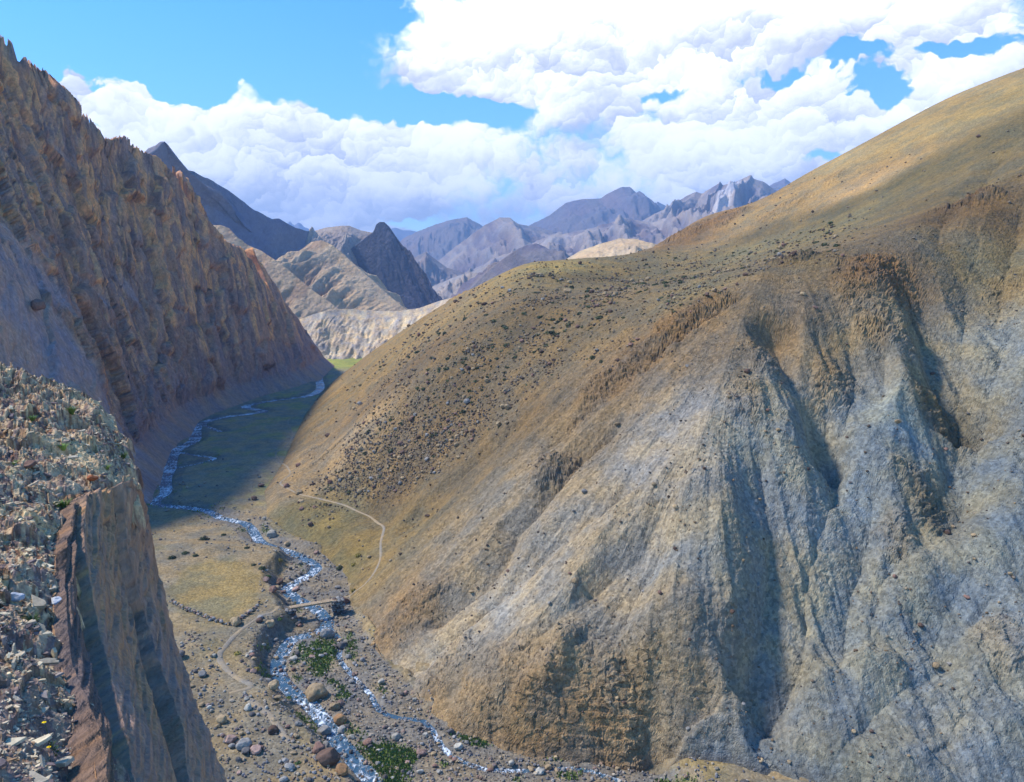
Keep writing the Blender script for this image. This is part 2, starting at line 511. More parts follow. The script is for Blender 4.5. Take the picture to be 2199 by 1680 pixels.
RIVER = [floor_line([(690, 800), (685, 812), (687, 835), (659, 851), (597, 859), (527, 873), (566, 884), (507, 893), (465, 899), (432, 910), (420, 922), (417, 946), (375, 969), (362, 1009), (354, 1030), (356, 1057),
                     (332, 1081), (388, 1089), (445, 1097), (476, 1113), (527, 1124), (545, 1142), (556, 1160), (577, 1172), (630, 1188), (666, 1206), (680, 1221), (656, 1240), (616, 1263), (641, 1288),
                     (675, 1305), (698, 1326), (702, 1346), (666, 1363), (626, 1373), (609, 1399), (598, 1420), (597, 1439), (605, 1460), (630, 1487), (666, 1513), (698, 1549), (719, 1581), (751, 1619), (779, 1651), (800, 1677), (840, 1740)]),
         floor_line([(704, 1346), (722, 1362), (733, 1383), (728, 1409), (741, 1432), (772, 1466), (798, 1494), (815, 1525), (857, 1541), (911, 1548), (938, 1583), (965, 1618), (1035, 1650), (1135, 1654), (1235, 1649), (1302, 1667), (1368, 1690), (1450, 1720)]),
         floor_line([(432, 910), (476, 928)]),
         floor_line([(375, 969), (420, 978), (460, 984), (440, 992), (362, 1009)])]
RW = [1.3, 0.42, 0.5, 0.5]
def resample(P, step):
    # Catmull-Rom through the traced points
    Q = np.vstack([2 * P[0] - P[1], P, 2 * P[-1] - P[-2]])
    out = []
    for i in range(1, len(Q) - 2):
        p0, p1, p2, p3 = Q[i - 1], Q[i], Q[i + 1], Q[i + 2]
        n = max(2, int(np.linalg.norm(p2 - p1) / step))
        t = np.linspace(0, 1, n, endpoint=False)[:, None]
        out.append(0.5 * (2 * p1 + (p2 - p0) * t + (2 * p0 - 5 * p1 + 4 * p2 - p3) * t ** 2 + (3 * p1 - p0 - 3 * p2 + p3) * t ** 3))
    return np.vstack(out + [P[-1:]])
RIVER_S = [resample(P, 4.0) for P in RIVER]

# ---- the big mountainside right of the river
CREST = [(600, 860, 560), (690, 830, 540), (775, 783, 520), (830, 742, 480), (890, 690, 440), (950, 643, 405), (1050, 592, 370), (1130, 564, 350), (1250, 556, 372), (1400, 532, 395),
         (1440, 512, 430), (1530, 462, 440), (1605, 453, 440), (1700, 392, 430), (1860, 305, 430), (2050, 205, 425), (2199, 150, 420), (2500, 40, 420),
         (1500, 520, 385), (1650, 490, 350), (1780, 440, 335), (1900, 385, 320), (2050, 310, 308), (2199, 235, 300), (2500, 110, 300),
         (1300, 600, 320), (1500, 570, 330)]
CP = np.array([at(*c) for c in CREST])
extra = np.array([[-60, 700, 0], [40, 700, 20], [200, 720, 60], [420, 640, 150], [-20, 560, 20], [330, 200, 160], [80, 560, 60], [-40, 480, 25], [60, 440, 62]])
CPa = np.vstack([CP, extra])
CAP = TPS(CPa[:, :2], CPa[:, 2], 1e-5)
BLUFF = floor_line([(1360, 1662), (1240, 1640), (1120, 1622), (1010, 1585), (930, 1545), (900, 1505)])

def h_hill(x, y):
    d1, t = poly_dist(x, y, FOOT)
    s1 = np.where(in_poly(x, y, HILL), d1, -d1)
    d, _ = poly_dist(x, y, FOOT2)
    s = np.where(in_poly(x, y, HILL2), d, -d)
    # foot terrace beside the path, then the open slope
    tb = np.interp(t, [0, 12, 13.5, 15, 17.5, 19, 21], [0, 0, 0.3, 1.0, 1.0, 0.4, 0])
    prof = 0.80 * s - 0.0007 * np.maximum(s - 40, 0) ** 2
    terr = np.minimum(0.55 * s, 2.6) + 0.30 * np.clip(s - 4, 0, 14) + 0.80 * np.maximum(s - 18, 0) - 0.0007 * np.maximum(s - 58, 0) ** 2
    h = prof + (terr - prof) * tb * (1 - sstep(s, 18, 62))
    h = smin(h, 2.1 * np.maximum(s1, 0), 3.0)          # the cut nose of the spur stands as a bluff
    h = np.where(s1 < 0, 1.2 * s1, h)
    return smin(h, CAP(x, y), 9.0)

# gullies: pixel trace from the top down, depth, half width (metres)
GULLIES = [
    ([(2125, 420), (2090, 560), (2068, 700), (2072, 850), (2050, 960), (1990, 1060), (1925, 1150), (1899, 1200), (1880, 1290), (1905, 1390)], 8.0, 13.0),
    ([(1832, 630), (1825, 720), (1818, 794), (1812, 895), (1799, 960), (1778, 1044), (1762, 1110), (1750, 1160), (1732, 1253), (1722, 1336), (1668, 1436), (1631, 1520), (1588, 1590)], 9.0, 10.5),
    ([(1645, 670), (1672, 721), (1705, 801), (1752, 888), (1795, 965)], 6.5, 7.5),
    ([(1590, 870), (1635, 990), (1655, 1100), (1651, 1169), (1640, 1240), (1631, 1300), (1622, 1390), (1590, 1470)], 7.0, 8.5),
    ([(1470, 1030), (1420, 1130), (1368, 1220), (1335, 1300), (1345, 1380), (1380, 1470), (1405, 1560), (1420, 1650)], 9.0, 12.0),
    ([(1400, 830), (1330, 905), (1240, 990), (1180, 1060), (1115, 1125), (1088, 1186), (1035, 1246), (961, 1306), (895, 1365)], 5.0, 6.5),
    ([(1420, 985), (1330, 1055), (1241, 1123), (1161, 1196), (1068, 1280), (948, 1377), (875, 1445)], 3.2, 4.5),
    ([(1620, 610), (1560, 655), (1440, 745), (1360, 805), (1270, 880), (1150, 985)], 3.2, 5.0),
    ([(1930, 540), (1965, 640), (2005, 740), (2050, 830), (2072, 900)], 7.0, 9.0),
    ([(2199, 640), (2140, 760), (2110, 900), (2080, 1000), (2010, 1110)], 3.0, 6.0),
    ([(2199, 1200), (2060, 1330), (1950, 1430), (1850, 1520), (1782, 1610), (1750, 1700)], 4.5, 8.0),
    ([(1190, 860), (1080, 950), (980, 1030), (900, 1100), (850, 1160)], 2.2, 4.5),
    ([(1540, 930), (1420, 1080), (1290, 1230), (1180, 1350), (1090, 1450)], 2.0, 4.0),
    ([(1880, 960), (1860, 1080), (1840, 1180), (1820, 1300), (1810, 1400)], 3.5, 6.0),
    ([(1752, 690), (1770, 790), (1785, 880)], 3.0, 5.0), ([(1890, 680), (1900, 760), (1880, 830)], 2.5, 4.5),
    ([(2180, 300), (2050, 440), (2000, 520)], 2.5, 7.0), ([(2199, 420), (2160, 560), (2140, 680)], 3.5, 7.0),
    ([(1540, 1150), (1520, 1280), (1530, 1400), (1540, 1520)], 2.6, 5.0), ([(1300, 1340), (1230, 1440), (1180, 1540)], 1.8, 4.0), ([(1180, 1400), (1100, 1480), (1050, 1550)], 1.6, 3.5),
    ([(2100, 1180), (2030, 1270), (1990, 1360)], 2.5, 6.0), ([(2180, 1420), (2080, 1520), (2000, 1620)], 2.5, 6.0), ([(1000, 1130), (900, 1210), (840, 1280)], 1.6, 3.5)]
GUL = [(np.array([hit(px, py, h_hill)[:2] for px, py in P]), D, w) for P, D, w in GULLIES]
# craggy outcrops: pixel, radius, height
CRAGS = [(1880, 590, 12, 3.0), (2085, 430, 11, 3.0), (2020, 830, 7, 2.4), (1285, 845, 7, 2.6), (1170, 1020, 5, 2.8), (1470, 700, 10, 3.0), (1420, 745, 8, 2.8), (1530, 660, 8, 2.6), (1350, 800, 6, 2.2), (1370, 760, 5, 2.0), (1220, 1000, 4, 2.0), (1700, 560, 7, 2.0), (1250, 900, 4, 1.6), (1440, 515, 14, 2.4), (1560, 470, 15, 2.4), (1500, 490, 12, 2),
         (1700, 440, 12, 1.8), (1790, 385, 10, 1.4), (1650, 470, 10, 1.6), (870, 1330, 9, 1.8), (950, 1450, 9, 1.6), (1100, 1560, 17, 1.3), (1250, 1500, 13, 1.1), (1640, 775, 5, 2.0), (1790, 780, 6, 2.0),
         (1900, 700, 8, 2.2), (1990, 1010, 6, 2.0), (1930, 1100, 5, 1.6), (1600, 860, 5, 1.8), (1830, 640, 6, 1.6), (2160, 600, 7, 1.6), (980, 640, 9, 1.5), (900, 700, 9, 1.5), (660, 870, 6, 1.6), (1340, 1480, 6, 2.0), (2150, 1370, 6, 1.8)]
SMOOTH = [(hit(px, py, h_hill), r) for px, py, r in [(1820, 1600, 9), (1870, 1510, 8), (1780, 1670, 9), (1930, 870, 11), (1900, 790, 7), (2130, 1250, 13), (2170, 1130, 11), (1480, 930, 9), (1300, 1040, 8), (1040, 1330, 8), (930, 1420, 8), (1330, 1170, 7), (2100, 1030, 8), (1690, 720, 8), (1560, 800, 8)]]
CRG = [(hit(px, py, h_hill), r, a) for px, py, r, a in CRAGS]

HPATH = [(722, 1289), (745, 1283), (783, 1256), (806, 1228), (817, 1200), (818, 1165), (824, 1134), (800, 1115), (770, 1101), (735, 1084), (690, 1074), (650, 1064), (622, 1052), (602, 1040), (612, 1028), (623, 1015), (607, 997), (592, 974), (613, 959), (628, 935), (618, 905), (636, 892), (652, 876)]
HPW = resample(np.array([hit(px, py, lambda x, y: np.maximum(h_hill(x, y), 0.6))[:2] for px, py in HPATH]), 4.0)

# follow the fall line of the smooth slope down to its foot: the landing point steers the ribs and runnels
gx = np.arange(-170, 330, 4.0); gy = np.arange(70, 620, 4.0)
QX, QY = np.meshgrid(gx, gy)
HB = h_hill(QX, QY)
kk = np.array([1, 4, 6, 4, 1]) / 16.0
HS = HB.copy()
for _ in range(3):
    HS = np.apply_along_axis(lambda v: np.convolve(np.pad(v, 2, 'edge'), kk, 'valid'), 0, HS)
    HS = np.apply_along_axis(lambda v: np.convolve(np.pad(v, 2, 'edge'), kk, 'valid'), 1, HS)
DHY, DHX = np.gradient(HS, 4.0)
def bil(F, x, y):
    u = np.clip((x - gx[0]) / 4.0, 0, len(gx) - 1.001); v = np.clip((y - gy[0]) / 4.0, 0, len(gy) - 1.001)
    i, j = u.astype(int), v.astype(int); fu, fv = u - i, v - j
    return (F[j, i] * (1 - fu) * (1 - fv) + F[j, i + 1] * fu * (1 - fv) + F[j + 1, i] * (1 - fu) * fv + F[j + 1, i + 1] * fu * fv)
LX, LY = QX.copy(), QY.copy()
for _ in range(150):
    a, c = bil(DHX, LX, LY), bil(DHY, LX, LY)
    l = np.hypot(a, c) + 1e-6
    st = 2.5 * sstep(bil(HS, LX, LY), 0.0, 6.0)
    LX -= a / l * st; LY -= c / l * st

STR = np.sqrt(sum(np.square(g) for g in np.gradient(LX, 4.0) + np.gradient(LY, 4.0))) / 1.41
CALM = 1.0 / (1.0 + (STR / 1.15) ** 3)

def detail_hill(x, y, zb):
    """relief on the slope: runnels down the fall line, the traced gullies, crags, stones"""
    fx, fy = bil(LX, x, y), bil(LY, x, y)
    sm = np.zeros(np.shape(x))
    for q, r in SMOOTH:
        sm = np.maximum(sm, 1 - sstep(np.hypot(x - q[0], y - q[1]) + 0.4 * r * fbm(x, y, r, 3, seed=33), 0.4 * r, 1.1 * r))
    up = sstep(zb, 0.5, 9.0) * (0.10 + 0.90 * sstep(CAP(x, y) - zb, 2.0, 26.0))
    wx = x + 2.4 * fbm(x, y, 18, 4, 0.55, 3); wy = y + 2.4 * fbm(x, y, 18, 4, 0.55, 4)
    # smooth golden and olive slopes high up, rough grey slope to the lower right
    rough = sstep(x - 0.10 * (y - 150), -20, 45) * (1 - sstep(zb - 0.10 * x, 70, 110)) * (1 - 0.85 * sm)
    ax, ay = fx + 0.05 * wx, fy + 0.05 * wy
    r1 = fbm(ax + 0.02 * zb, ay, 17, 2, 0.5, 21, ridged=True)
    r2 = fbm(ax * 1.0 + 0.03 * zb, ay, 5.5, 2, 0.5, 25, ridged=True)
    calm = bil(CALM, x, y)
    r3 = fbm(ax + 0.02 * zb, ay, 1.9, 3, 0.6, 29, ridged=True)
    dz = up * calm * ((1.2 + 1.1 * rough) * r1 + (0.70 + 0.45 * rough) * r2 + 0.15 * r3) + up * (0.35 + 0.35 * rough) * fbm(wx, wy, 24, 5, 0.5, 27, ridged=True)
    for P, D, w in GUL:
        d, t = poly_dist(wx, wy, P)
        tt = t / (len(P) - 1)
        amp = 0.92 * D * sstep(tt, 0.0, 0.18) * (1 - 0.75 * sstep(tt, 0.9, 1.0))
        dz = dz - amp * np.clip(1 - d / (0.88 * w), 0, 1) ** 1.05
    crag = np.zeros(np.shape(x))
    for q, r, a in CRG:
        d = np.sqrt((x - q[0]) ** 2 + (y - q[1]) ** 2)
        m = 1 - sstep(d + 0.5 * r * fbm(x, y, r * 0.8, 3, seed=31), 0.35 * r, 1.0 * r)
        crag = np.maximum(crag, m * a)
    n = fbm(x, y, 7.0, 5, 0.58, 41, ridged=True)
    dz = dz + crag * (0.40 + 0.30 * n)
    dz = dz * sstep(poly_dist(x, y, HPW)[0], 0.8, 5.0)
    dz = dz + up * sstep(poly_dist(x, y, HPW)[0], 0.6, 2.5) * (0.25 + 0.25 * rough) * fbm(x, y, 9.0, 5, 0.6, 45) + 0.13 * up * (0.6 + rough) * fbm(x, y, 1.9, 3, 0.6, 49, ridged=True)
    return dz, crag, rough

hx, hy = polar(h_hill, -20, 37.5, 860, 84, 640, 620, eps=0.10)
hz0 = h_hill(hx, hy)
dz, crag, rough = detail_hill(hx, hy, hz0)
hz = hz0 + dz
G_HILL = np.stack([hx, hy, hz], -1)
# crags and stones push out of the slope as well
nr = grid_normals(G_HILL)
nr *= np.sign(nr[..., 2:3] + 1e-9)
c1, e1 = cells(hx + 1.2 * pn2(hx / 2, hz / 2, 5), hy + 1.2 * pn2(hy / 2, hz / 2, 6), hz, 1.9, 1, 0.75)
c2, e2 = cells(hx, hy, hz, 1.0, 2, 1.0)
saw = (hz + 0.8 * pn2(hx / 6, hy / 6, 9)) / 1.6
push = 0.8 * (c1 - 0.5) + 0.6 * (c2 - 0.5) + 0.45 * (saw - np.floor(saw) - 0.5) + 0.9 * fbm(hx + hz, hy - hz, 4.0, 4, 0.6, 53, ridged=True)
low = sstep(hz0, 1, 8) * sstep(poly_dist(hx, hy, HPW)[0], 0.6, 2.0)
G_HILL = G_HILL + nr * (push * (0.22 * crag + 0.11 * rough * low) + low * 0.10 * (c2 - 0.5))[..., None]

HILL_COL = [  # seen colours, so the duller slopes keep some shade in their tone
    (2120, 230, (176, 148, 84)), (1950, 290, (180, 150, 88)), (1800, 350, (186, 156, 96)), (1700, 410, (182, 146, 88)), (1600, 470, (176, 146, 94)), (1850, 400, (190, 152, 96)),
    (2150, 290, (120, 104, 62)), (1950, 385, (118, 104, 62)), (1800, 450, (116, 102, 64)), (1650, 505, (126, 108, 70)),
    (1480, 500, (150, 114, 70)), (1560, 475, (158, 120, 76)), (1420, 525, (160, 130, 80)),
    (1180, 572, (178, 150, 78)), (1080, 590, (170, 142, 82)), (1000, 640, (166, 136, 86)),
    (1250, 600, (128, 108, 66)), (1400, 560, (134, 116, 76)), (1600, 540, (140, 124, 80)), (1800, 480, (132, 118, 76)), (2000, 430, (126, 108, 68)),
    (1100, 700, (126, 104, 68)), (1300, 700, (130, 108, 72)), (1500, 620, (138, 120, 78)), (900, 780, (128, 104, 70)), (800, 870, (140, 116, 82)), (760, 940, (180, 152, 112)), (720, 1000, (176, 148, 108)),
    (900, 930, (136, 112, 78)), (1000, 860, (124, 102, 70)), (850, 1060, (126, 104, 72)), (1000, 1000, (136, 112, 76)), (1150, 900, (132, 108, 74)), (680, 1030, (150, 126, 90)),
    (1350, 800, (142, 114, 80)), (1470, 700, (150, 116, 72)), (1600, 640, (144, 118, 80)), (1750, 560, (136, 114, 74)), (1880, 590, (134, 98, 58)), (2085, 440, (122, 94, 54)), (1700, 680, (146, 118, 84)),
    (1500, 760, (146, 120, 86)), (1250, 960, (146, 124, 94)), (1150, 1050, (152, 134, 108)), (1000, 1180, (150, 132, 106)),
    (700, 1130, (140, 122, 70)), (820, 1180, (150, 124, 76)), (760, 1200, (146, 124, 66)), (640, 1110, (132, 118, 74)),
    (1500, 900, (152, 140, 124)), (1400, 1000, (154, 142, 126)), (1620, 950, (132, 128, 118)), (1250, 1150, (166, 148, 122)), (1100, 1300, (166, 152, 132)), (950, 1400, (168, 154, 132)), (880, 1450, (164, 148, 124)),
    (1350, 1120, (164, 146, 120)), (1200, 1330, (166, 148, 120)), (1450, 1150, (138, 132, 120)),
    (870, 1330, (164, 132, 92)), (950, 1470, (164, 134, 92)), (1100, 1560, (166, 134, 90)), (1250, 1540, (160, 126, 84)), (1180, 1620, (158, 126, 86)), (1330, 1450, (164, 140, 108)),
    (1480, 1300, (148, 130, 104)), (1500, 1450, (148, 130, 106)), (1380, 1400, (136, 122, 98)), (1550, 1200, (140, 128, 108)),
    (1700, 900, (140, 126, 104)), (1780, 720, (144, 124, 92)), (1950, 680, (140, 128, 102)), (1900, 850, (138, 138, 130)), (1950, 900, (134, 138, 132)), (1850, 1000, (136, 134, 126)), (2000, 1000, (126, 122, 108)),
    (2030, 830, (140, 112, 64)), (2000, 1020, (142, 114, 66)), (2120, 700, (126, 122, 108)), (2180, 560, (132, 116, 78)), (2180, 800, (126, 122, 112)), (2100, 950, (118, 118, 114)),
    (1900, 1150, (134, 128, 116)), (1820, 1250, (142, 132, 112)), (2000, 1250, (118, 118, 112)), (2150, 1150, (114, 116, 112)), (2150, 1000, (122, 120, 112)), (2050, 1400, (134, 128, 116)), (2180, 1400, (128, 124, 114)),
    (1900, 1420, (132, 126, 112)), (1800, 1450, (128, 122, 110)), (1650, 1560, (130, 124, 112)), (1900, 1560, (112, 110, 104)), (1820, 1620, (114, 112, 102)), (2000, 1550, (130, 122, 110)), (2180, 1600, (120, 118, 110)), (1550, 1620, (126, 118, 106))]
HILL_COL = [(px, py, tuple(np.array(c) * (np.array([0.95, 1.0, 1.05]) if px > 1540 and py > 780 else 1.0))) for px, py, c in HILL_COL]
ccol = color_field(HILL_COL, h_hill, hx, hy, hz0)
orange = lin((142, 110, 74))
cm = np.clip(crag / 2.6, 0, 1)[..., None] * 0.30
ccol = ccol * (1 - cm) + orange * cm
# thin bands of paler and redder scree running down the fall line
fx, fy = bil(LX, hx, hy), bil(LY, hx, hy)
band = fbm(fx + 0.04 * hx, fy + 0.04 * hy, 6.0, 3, 0.6, 61)
ccol = ccol * (1 + 0.22 * band[..., None] * np.array([1.0, 0.95, 0.85]))
tone = fbm(hx, hy, 30, 4, 0.55, 63)
ccol = ccol * (1 + 0.20 * tone[..., None])
M_HILL = mat_ground('scree_slope', 0.5, 0.55, 0.75, speck=0.55, flow=True, vb=0.12, bscale=1.3)
o = link('mountainside', grid_mesh('mountainside', G_HILL, np.clip(ccol * np.array([0.955, 0.965, 0.91]) * (0.76 + 0.26 * sstep(ccol[..., 2:] / ccol[..., :1], 0.35, 0.75)), 0.01, 1), hz > -3.5, smooth=False, vec=np.stack([fx, fy, hz * 0.06], -1)), M_HILL)
tag(o, 'steep barren mountainside of brown and grey scree rising right of the river', 'mountainside', kind='structure')

# ---- the shaded rock wall left of the river
WALL_X0, WALL_COT = -125.0, 0.466
WFOOT = floor_line([(250, 1125), (300, 1095), (325, 1078), (344, 1040), (352, 1005), (368, 966), (408, 938), (424, 908), (465, 890), (556, 856), (640, 832), (690, 815), (722, 790)])
SIL = [(0, 70), (22, 84), (50, 130), (62, 128), (100, 148), (130, 185), (160, 240), (185, 242), (210, 272), (235, 297), (255, 292), (272, 290), (292, 312), (312, 326), (345, 338), (372, 352), (388, 358), (396, 395), (410, 425),
       (424, 456), (445, 490), (470, 505), (500, 520), (520, 530), (540, 525), (548, 545), (562, 575), (575, 610), (590, 642), (606, 640), (622, 660), (640, 680), (660, 715), (690, 755), (722, 790)]
wy_f = WFOOT[:, 1]; wx_f = WFOOT[:, 0]
def foot_x(y):
    return np.interp(y, wy_f, wx_f) + np.where(y < wy_f[0], (wy_f[0] - y) * -0.3, 0)
def h_front(x, y):
    # a short scree apron and then the steep face
    t = foot_x(y) - x
    return np.where(t < 0, 1.5 * t, np.maximum(t * 0.95, 9.0 + (t - 9.5) / WALL_COT))
crest = []
for px, py in SIL[:-1]:
    q = hit(px, py + 1.0, h_front, 120, 640, 4000)
    crest.append((q[1], q[2], q[0]))
crest = np.array(sorted(crest))
cr_y = np.concatenate([[120, 200, 225, 250, 275, 300], crest[:, 0], [612, 640]])
cr_z = np.concatenate([[15, 42, 70, 105, 132, 152], crest[:, 1], [0.5, -5]])
def h_wall(x, y):
    hf = h_front(x, y)
    cz = np.interp(y, cr_y, cr_z)
    # behind the crest the rock falls away again
    xc = foot_x(y) - (np.maximum(cz, 0) - 9.0) * WALL_COT - 9.5
    hb = cz + np.minimum(0, (x - xc) * 0.45)
    return np.where(x > xc, np.minimum(hf, cz + 0.02), hb)

wxs, wys = polar(h_wall, -43, -11.5, 620, 150, 640, 520, eps=0.015, back=0.02)
wz0 = h_wall(wxs, wys)
G_W = np.stack([wxs, wys, wz0], -1)
face = sstep(wz0, 5.0, 16.0)
along = wys - 0.62 * wz0 + 1.5 * fbm(wys, wz0, 20, 3, seed=71)
# scree fans between the ribs on the near part
fan = sstep(1.5 * fbm(wys * 1.0 + wz0 * 0.55, wz0 * 0.6, 26, 5, 0.55, 73) + 1.0 * (1 - sstep(wys + 30 * fbm(wys, wz0, 35, 3, 0.6, 74), 205, 315)), 0.40, 0.80)
rib = fbm(along, wz0 * 0.10, 13.0, 4, 0.60, 75, ridged=True)
rib2 = fbm(along, wz0 * 0.16, 3.2, 3, 0.6, 79, ridged=True)
big = fbm(along, wz0 * 0.25, 42.0, 3, 0.5, 83)
colv, cole = cells(along / 3.4 + 0.5 * pn2(wys / 7, wz0 / 7, 6), wz0 / 15.0 + 0.4 * pn2(wys / 9, wz0 / 5, 7), wz0 * 0, 1.0, 3)
colv2, cole2 = cells(along / 15.0 + 0.3 * pn2(wys / 12, wz0 / 12, 5), wz0 / 30.0 + 0.3 * pn2(wys / 20, wz0 / 9, 8), wz0 * 0, 1.0, 4)
disp = face * ((1 - 0.75 * fan) * (1.2 * (colv - 0.5) - 0.6 * (1 - sstep(cole, 0, 0.2)) + 7.5 * (colv2 - 0.5) - 1.5 * (1 - sstep(cole2, 0, 0.12))) + (1 - 0.75 * fan) * (2.2 * rib + 0.8 * rib2) + 7.0 * big * sstep(wz0, 5, 40) + 0.5 * fbm(wys, wz0, 5, 4, 0.6, 85)) * np.clip(1.0 - 0.5 * sstep(wys, 430, 600), 0, 1)
top = np.clip((np.interp(wys, cr_y, cr_z) - wz0) / 14.0, 0.0, 1)
disp = disp * sstep(top, 0.0, 0.9)
nw = np.array([0.86, -0.25, 0.22])
G_W = G_W + disp[..., None] * nw
G_W[..., 2] += face * (1.2 * fbm(wys, wz0, 6.0, 3, 0.6, 87) + (1 - top) * (1.8 * fbm(wys, wys * 0, 16.0, 4, 0.5, 89)))
brown, ochre, dark, grey, mauve = lin((142, 112, 90)), lin((186, 138, 80)), lin((84, 66, 60)), lin((132, 124, 124)), lin((118, 98, 98))
st = fbm(along, wz0 * 0.07, 7.0, 3, 0.6, 91)[..., None]; st2 = fbm(along, wz0 * 0.05, 2.6, 2, 0.6, 93)[..., None]
oc = sstep(0.8 * (colv[..., None] - 0.45) + fbm(along, wz0 * 0.2, 9.0, 3, 0.55, 95)[..., None] + 0.25 * sstep(wz0, 30, 70)[..., None], 0.22, 0.55)
wc = brown * (1 + 0.22 * st + 0.14 * st2) * (0.80 + 0.4 * colv[..., None])
wc = wc * (1 - 0.85 * oc) + ochre * 0.85 * oc
dk = sstep(st2 - 0.4 * st, 0.18, 0.5)
wc = wc * (1 - 0.6 * dk) + dark * 0.6 * dk
lowm = (1 - sstep(wz0, 8, 45))[..., None] * 0.65
wc = wc * (1 - lowm) + mauve * lowm
fm = (fan * 0.75 * (1 - 0.3 * sstep(wz0, 60, 120)))[..., None]
wc = wc * (1 - fm) + grey * (1 + 0.2 * st2) * fm
apr = (1 - sstep(wz0 + 4 * pn2(wys / 9, wz0 / 6, 4), 4, 10))[..., None] * 0.45
wc = wc * (1 - apr) + lin((120, 112, 106)) * apr
M_WALL = mat_ground('ribbed_rock', 0.9, 0.42, 0.7, stretch=(1.2, 1.2, 0.6), speck=0.3)
o = link('gorge_wall', grid_mesh('gorge_wall', G_W, np.clip(wc * np.array([1.75, 1.48, 1.34]), 0.01, 1), wz0 > -2.5), M_WALL)
tag(o, 'tall brown ribbed rock wall in shade along the left side of the gorge', 'rock wall', kind='structure')

# ---- valley floor
RBED = floor_line([(640, 1190), (700, 1190), (745, 1240), (760, 1330), (830, 1420), (900, 1500), (950, 1560), (1130, 1610), (1400, 1660), (1500, 1760), (880, 1760), (780, 1680), (700, 1590), (640, 1530), (590, 1470), (585, 1400), (640, 1340), (600, 1270), (610, 1230)])
FIELD = floor_line([(358, 1275), (395, 1222), (450, 1205), (520, 1212), (560, 1235), (555, 1300), (520, 1325), (480, 1340), (420, 1318), (370, 1300)], 3.0)
def river_d(x, y):
    best = np.full(np.shape(x), 1e9)
    for P, w in zip(RIVER_S, RW):
        m = poly_dist(x, y, P)[0] - w * (1 + 0.9 * sstep(y, 215, 290))
        best = np.minimum(best, m)
    return best
def h_floor(x, y, full=True):
    rd = river_d(x, y) if full else np.full(np.shape(x), 30.0)
    bed = in_poly(x, y, RBED)
    db, _ = poly_dist(x, y, np.vstack([RBED, RBED[:1]]))
    sb = np.where(bed, -db, db)
    near = 1 - sstep(y, 176, 206)
    bench = (0.35 + 2.9 * near) * sstep(sb + 2.2 * fbm(x, y, 9, 4, 0.6, 101) + 0.6, 0.0, 4.5)
    bench = bench * sstep(rd, 0.4, 3.0 - 0 * rd)
    z = 0.25 + bench + 0.35 * fbm(x, y, 14, 4, 0.5, 103) * sstep(rd, 1, 8) + 0.10 * fbm(x, y, 2.0, 3, 0.5, 105)
    z = z + 0.9 * sstep(fbm(x, y, 30, 3, 0.5, 107), 0.1, 0.5) * near * sstep(rd, 4, 14)
    z = z + np.maximum(y - 560, 0) * 0.012
    return z - 1.1 * (1 - sstep(rd, -0.9, 0.7))
fx0, fy0 = polar(lambda x, y: 0 * x, -38, 38, 760, 78, 1150, 420, eps=0.02)
fz = h_floor(fx0, fy0)
fz = fz - 1.8 * sstep(h_hill(fx0, fy0), 0.6, 2.2)
rd = river_d(fx0, fy0)
olive, tan_, gr, grass, fieldc = lin((120, 112, 76)), lin((140, 128, 104)), lin((126, 121, 114)), lin((84, 98, 36)), lin((142, 127, 82))
n1 = fbm(fx0, fy0, 18, 4, 0.55, 111)[..., None]; n2 = fbm(fx0, fy0, 5, 4, 0.6, 113)[..., None]
fc = tan_ * (1 + 0.25 * n2) * np.ones(fx0.shape + (3,))
mo = sstep(n1, 0.0, 0.35) * 0.6
fc = fc * (1 - mo) + olive * mo
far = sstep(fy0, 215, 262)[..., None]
fc = fc * (1 - 0.75 * far) + lin((150, 142, 122)) * (1 + 0.3 * n2) * 0.75 * far  # base colour raised here to lighten the floor in the wall's shadow
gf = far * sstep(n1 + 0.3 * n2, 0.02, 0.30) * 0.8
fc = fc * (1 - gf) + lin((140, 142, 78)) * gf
bed = (in_poly(fx0, fy0, RBED) | (rd < 3.5))[..., None] * 1.0
bd = np.where(bed > 0, sstep(fz, 2.6, 0.8)[..., None] if False else bed, 0)
fc = fc * (1 - 0.85 * bd) + gr * (1 + 0.3 * n2) * 0.85 * bd
ISLE = [floor_line([(640, 1400), (690, 1375), (735, 1390), (720, 1440), (690, 1460), (640, 1425)]), floor_line([(770, 1600), (850, 1590), (900, 1620), (880, 1690), (820, 1700), (790, 1650)]),
        floor_line([(960, 1570), (1050, 1590), (1060, 1610), (980, 1600)]), floor_line([(700, 1460), (745, 1470), (760, 1500), (720, 1510)])]
gm = np.zeros(fx0.shape)
for P in ISLE:
    d, _ = poly_dist(fx0, fy0, np.vstack([P, P[:1]]))
    sdi = np.where(in_poly(fx0, fy0, P), -d, d)
    gm = np.maximum(gm, 1 - sstep(sdi + 2.2 * n2[..., 0] + 0.8, -0.6, 0.8))
gm = np.maximum(gm, (1 - sstep(np.abs(rd - 1.6), 0.3, 1.3)) * sstep(n1[..., 0] + 0.5 * n2[..., 0], 0.12, 0.35) * 0.8)
gm = gm * (rd > 0.2)
fc = fc * (1 - 0.85 * gm[..., None]) + grass * (1 + 0.3 * n2) * 0.85 * gm[..., None]
fd, _ = poly_dist(fx0, fy0, np.vstack([FIELD, FIELD[:1]]))
fs = np.where(in_poly(fx0, fy0, FIELD), -fd, fd)
fm = 0.9 * (1 - sstep(fs + 2.2 * n2[..., 0] + 1.2 * n1[..., 0], -1.8, 1.4))[..., None]
fc = fc * (1 - fm) + fieldc * (1 + 0.16 * n2 + 0.10 * n1) * fm
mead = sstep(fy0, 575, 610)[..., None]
fc = fc * (1 - mead) + (lin((150, 158, 62)) * (1 + 0.25 * n2)) * mead
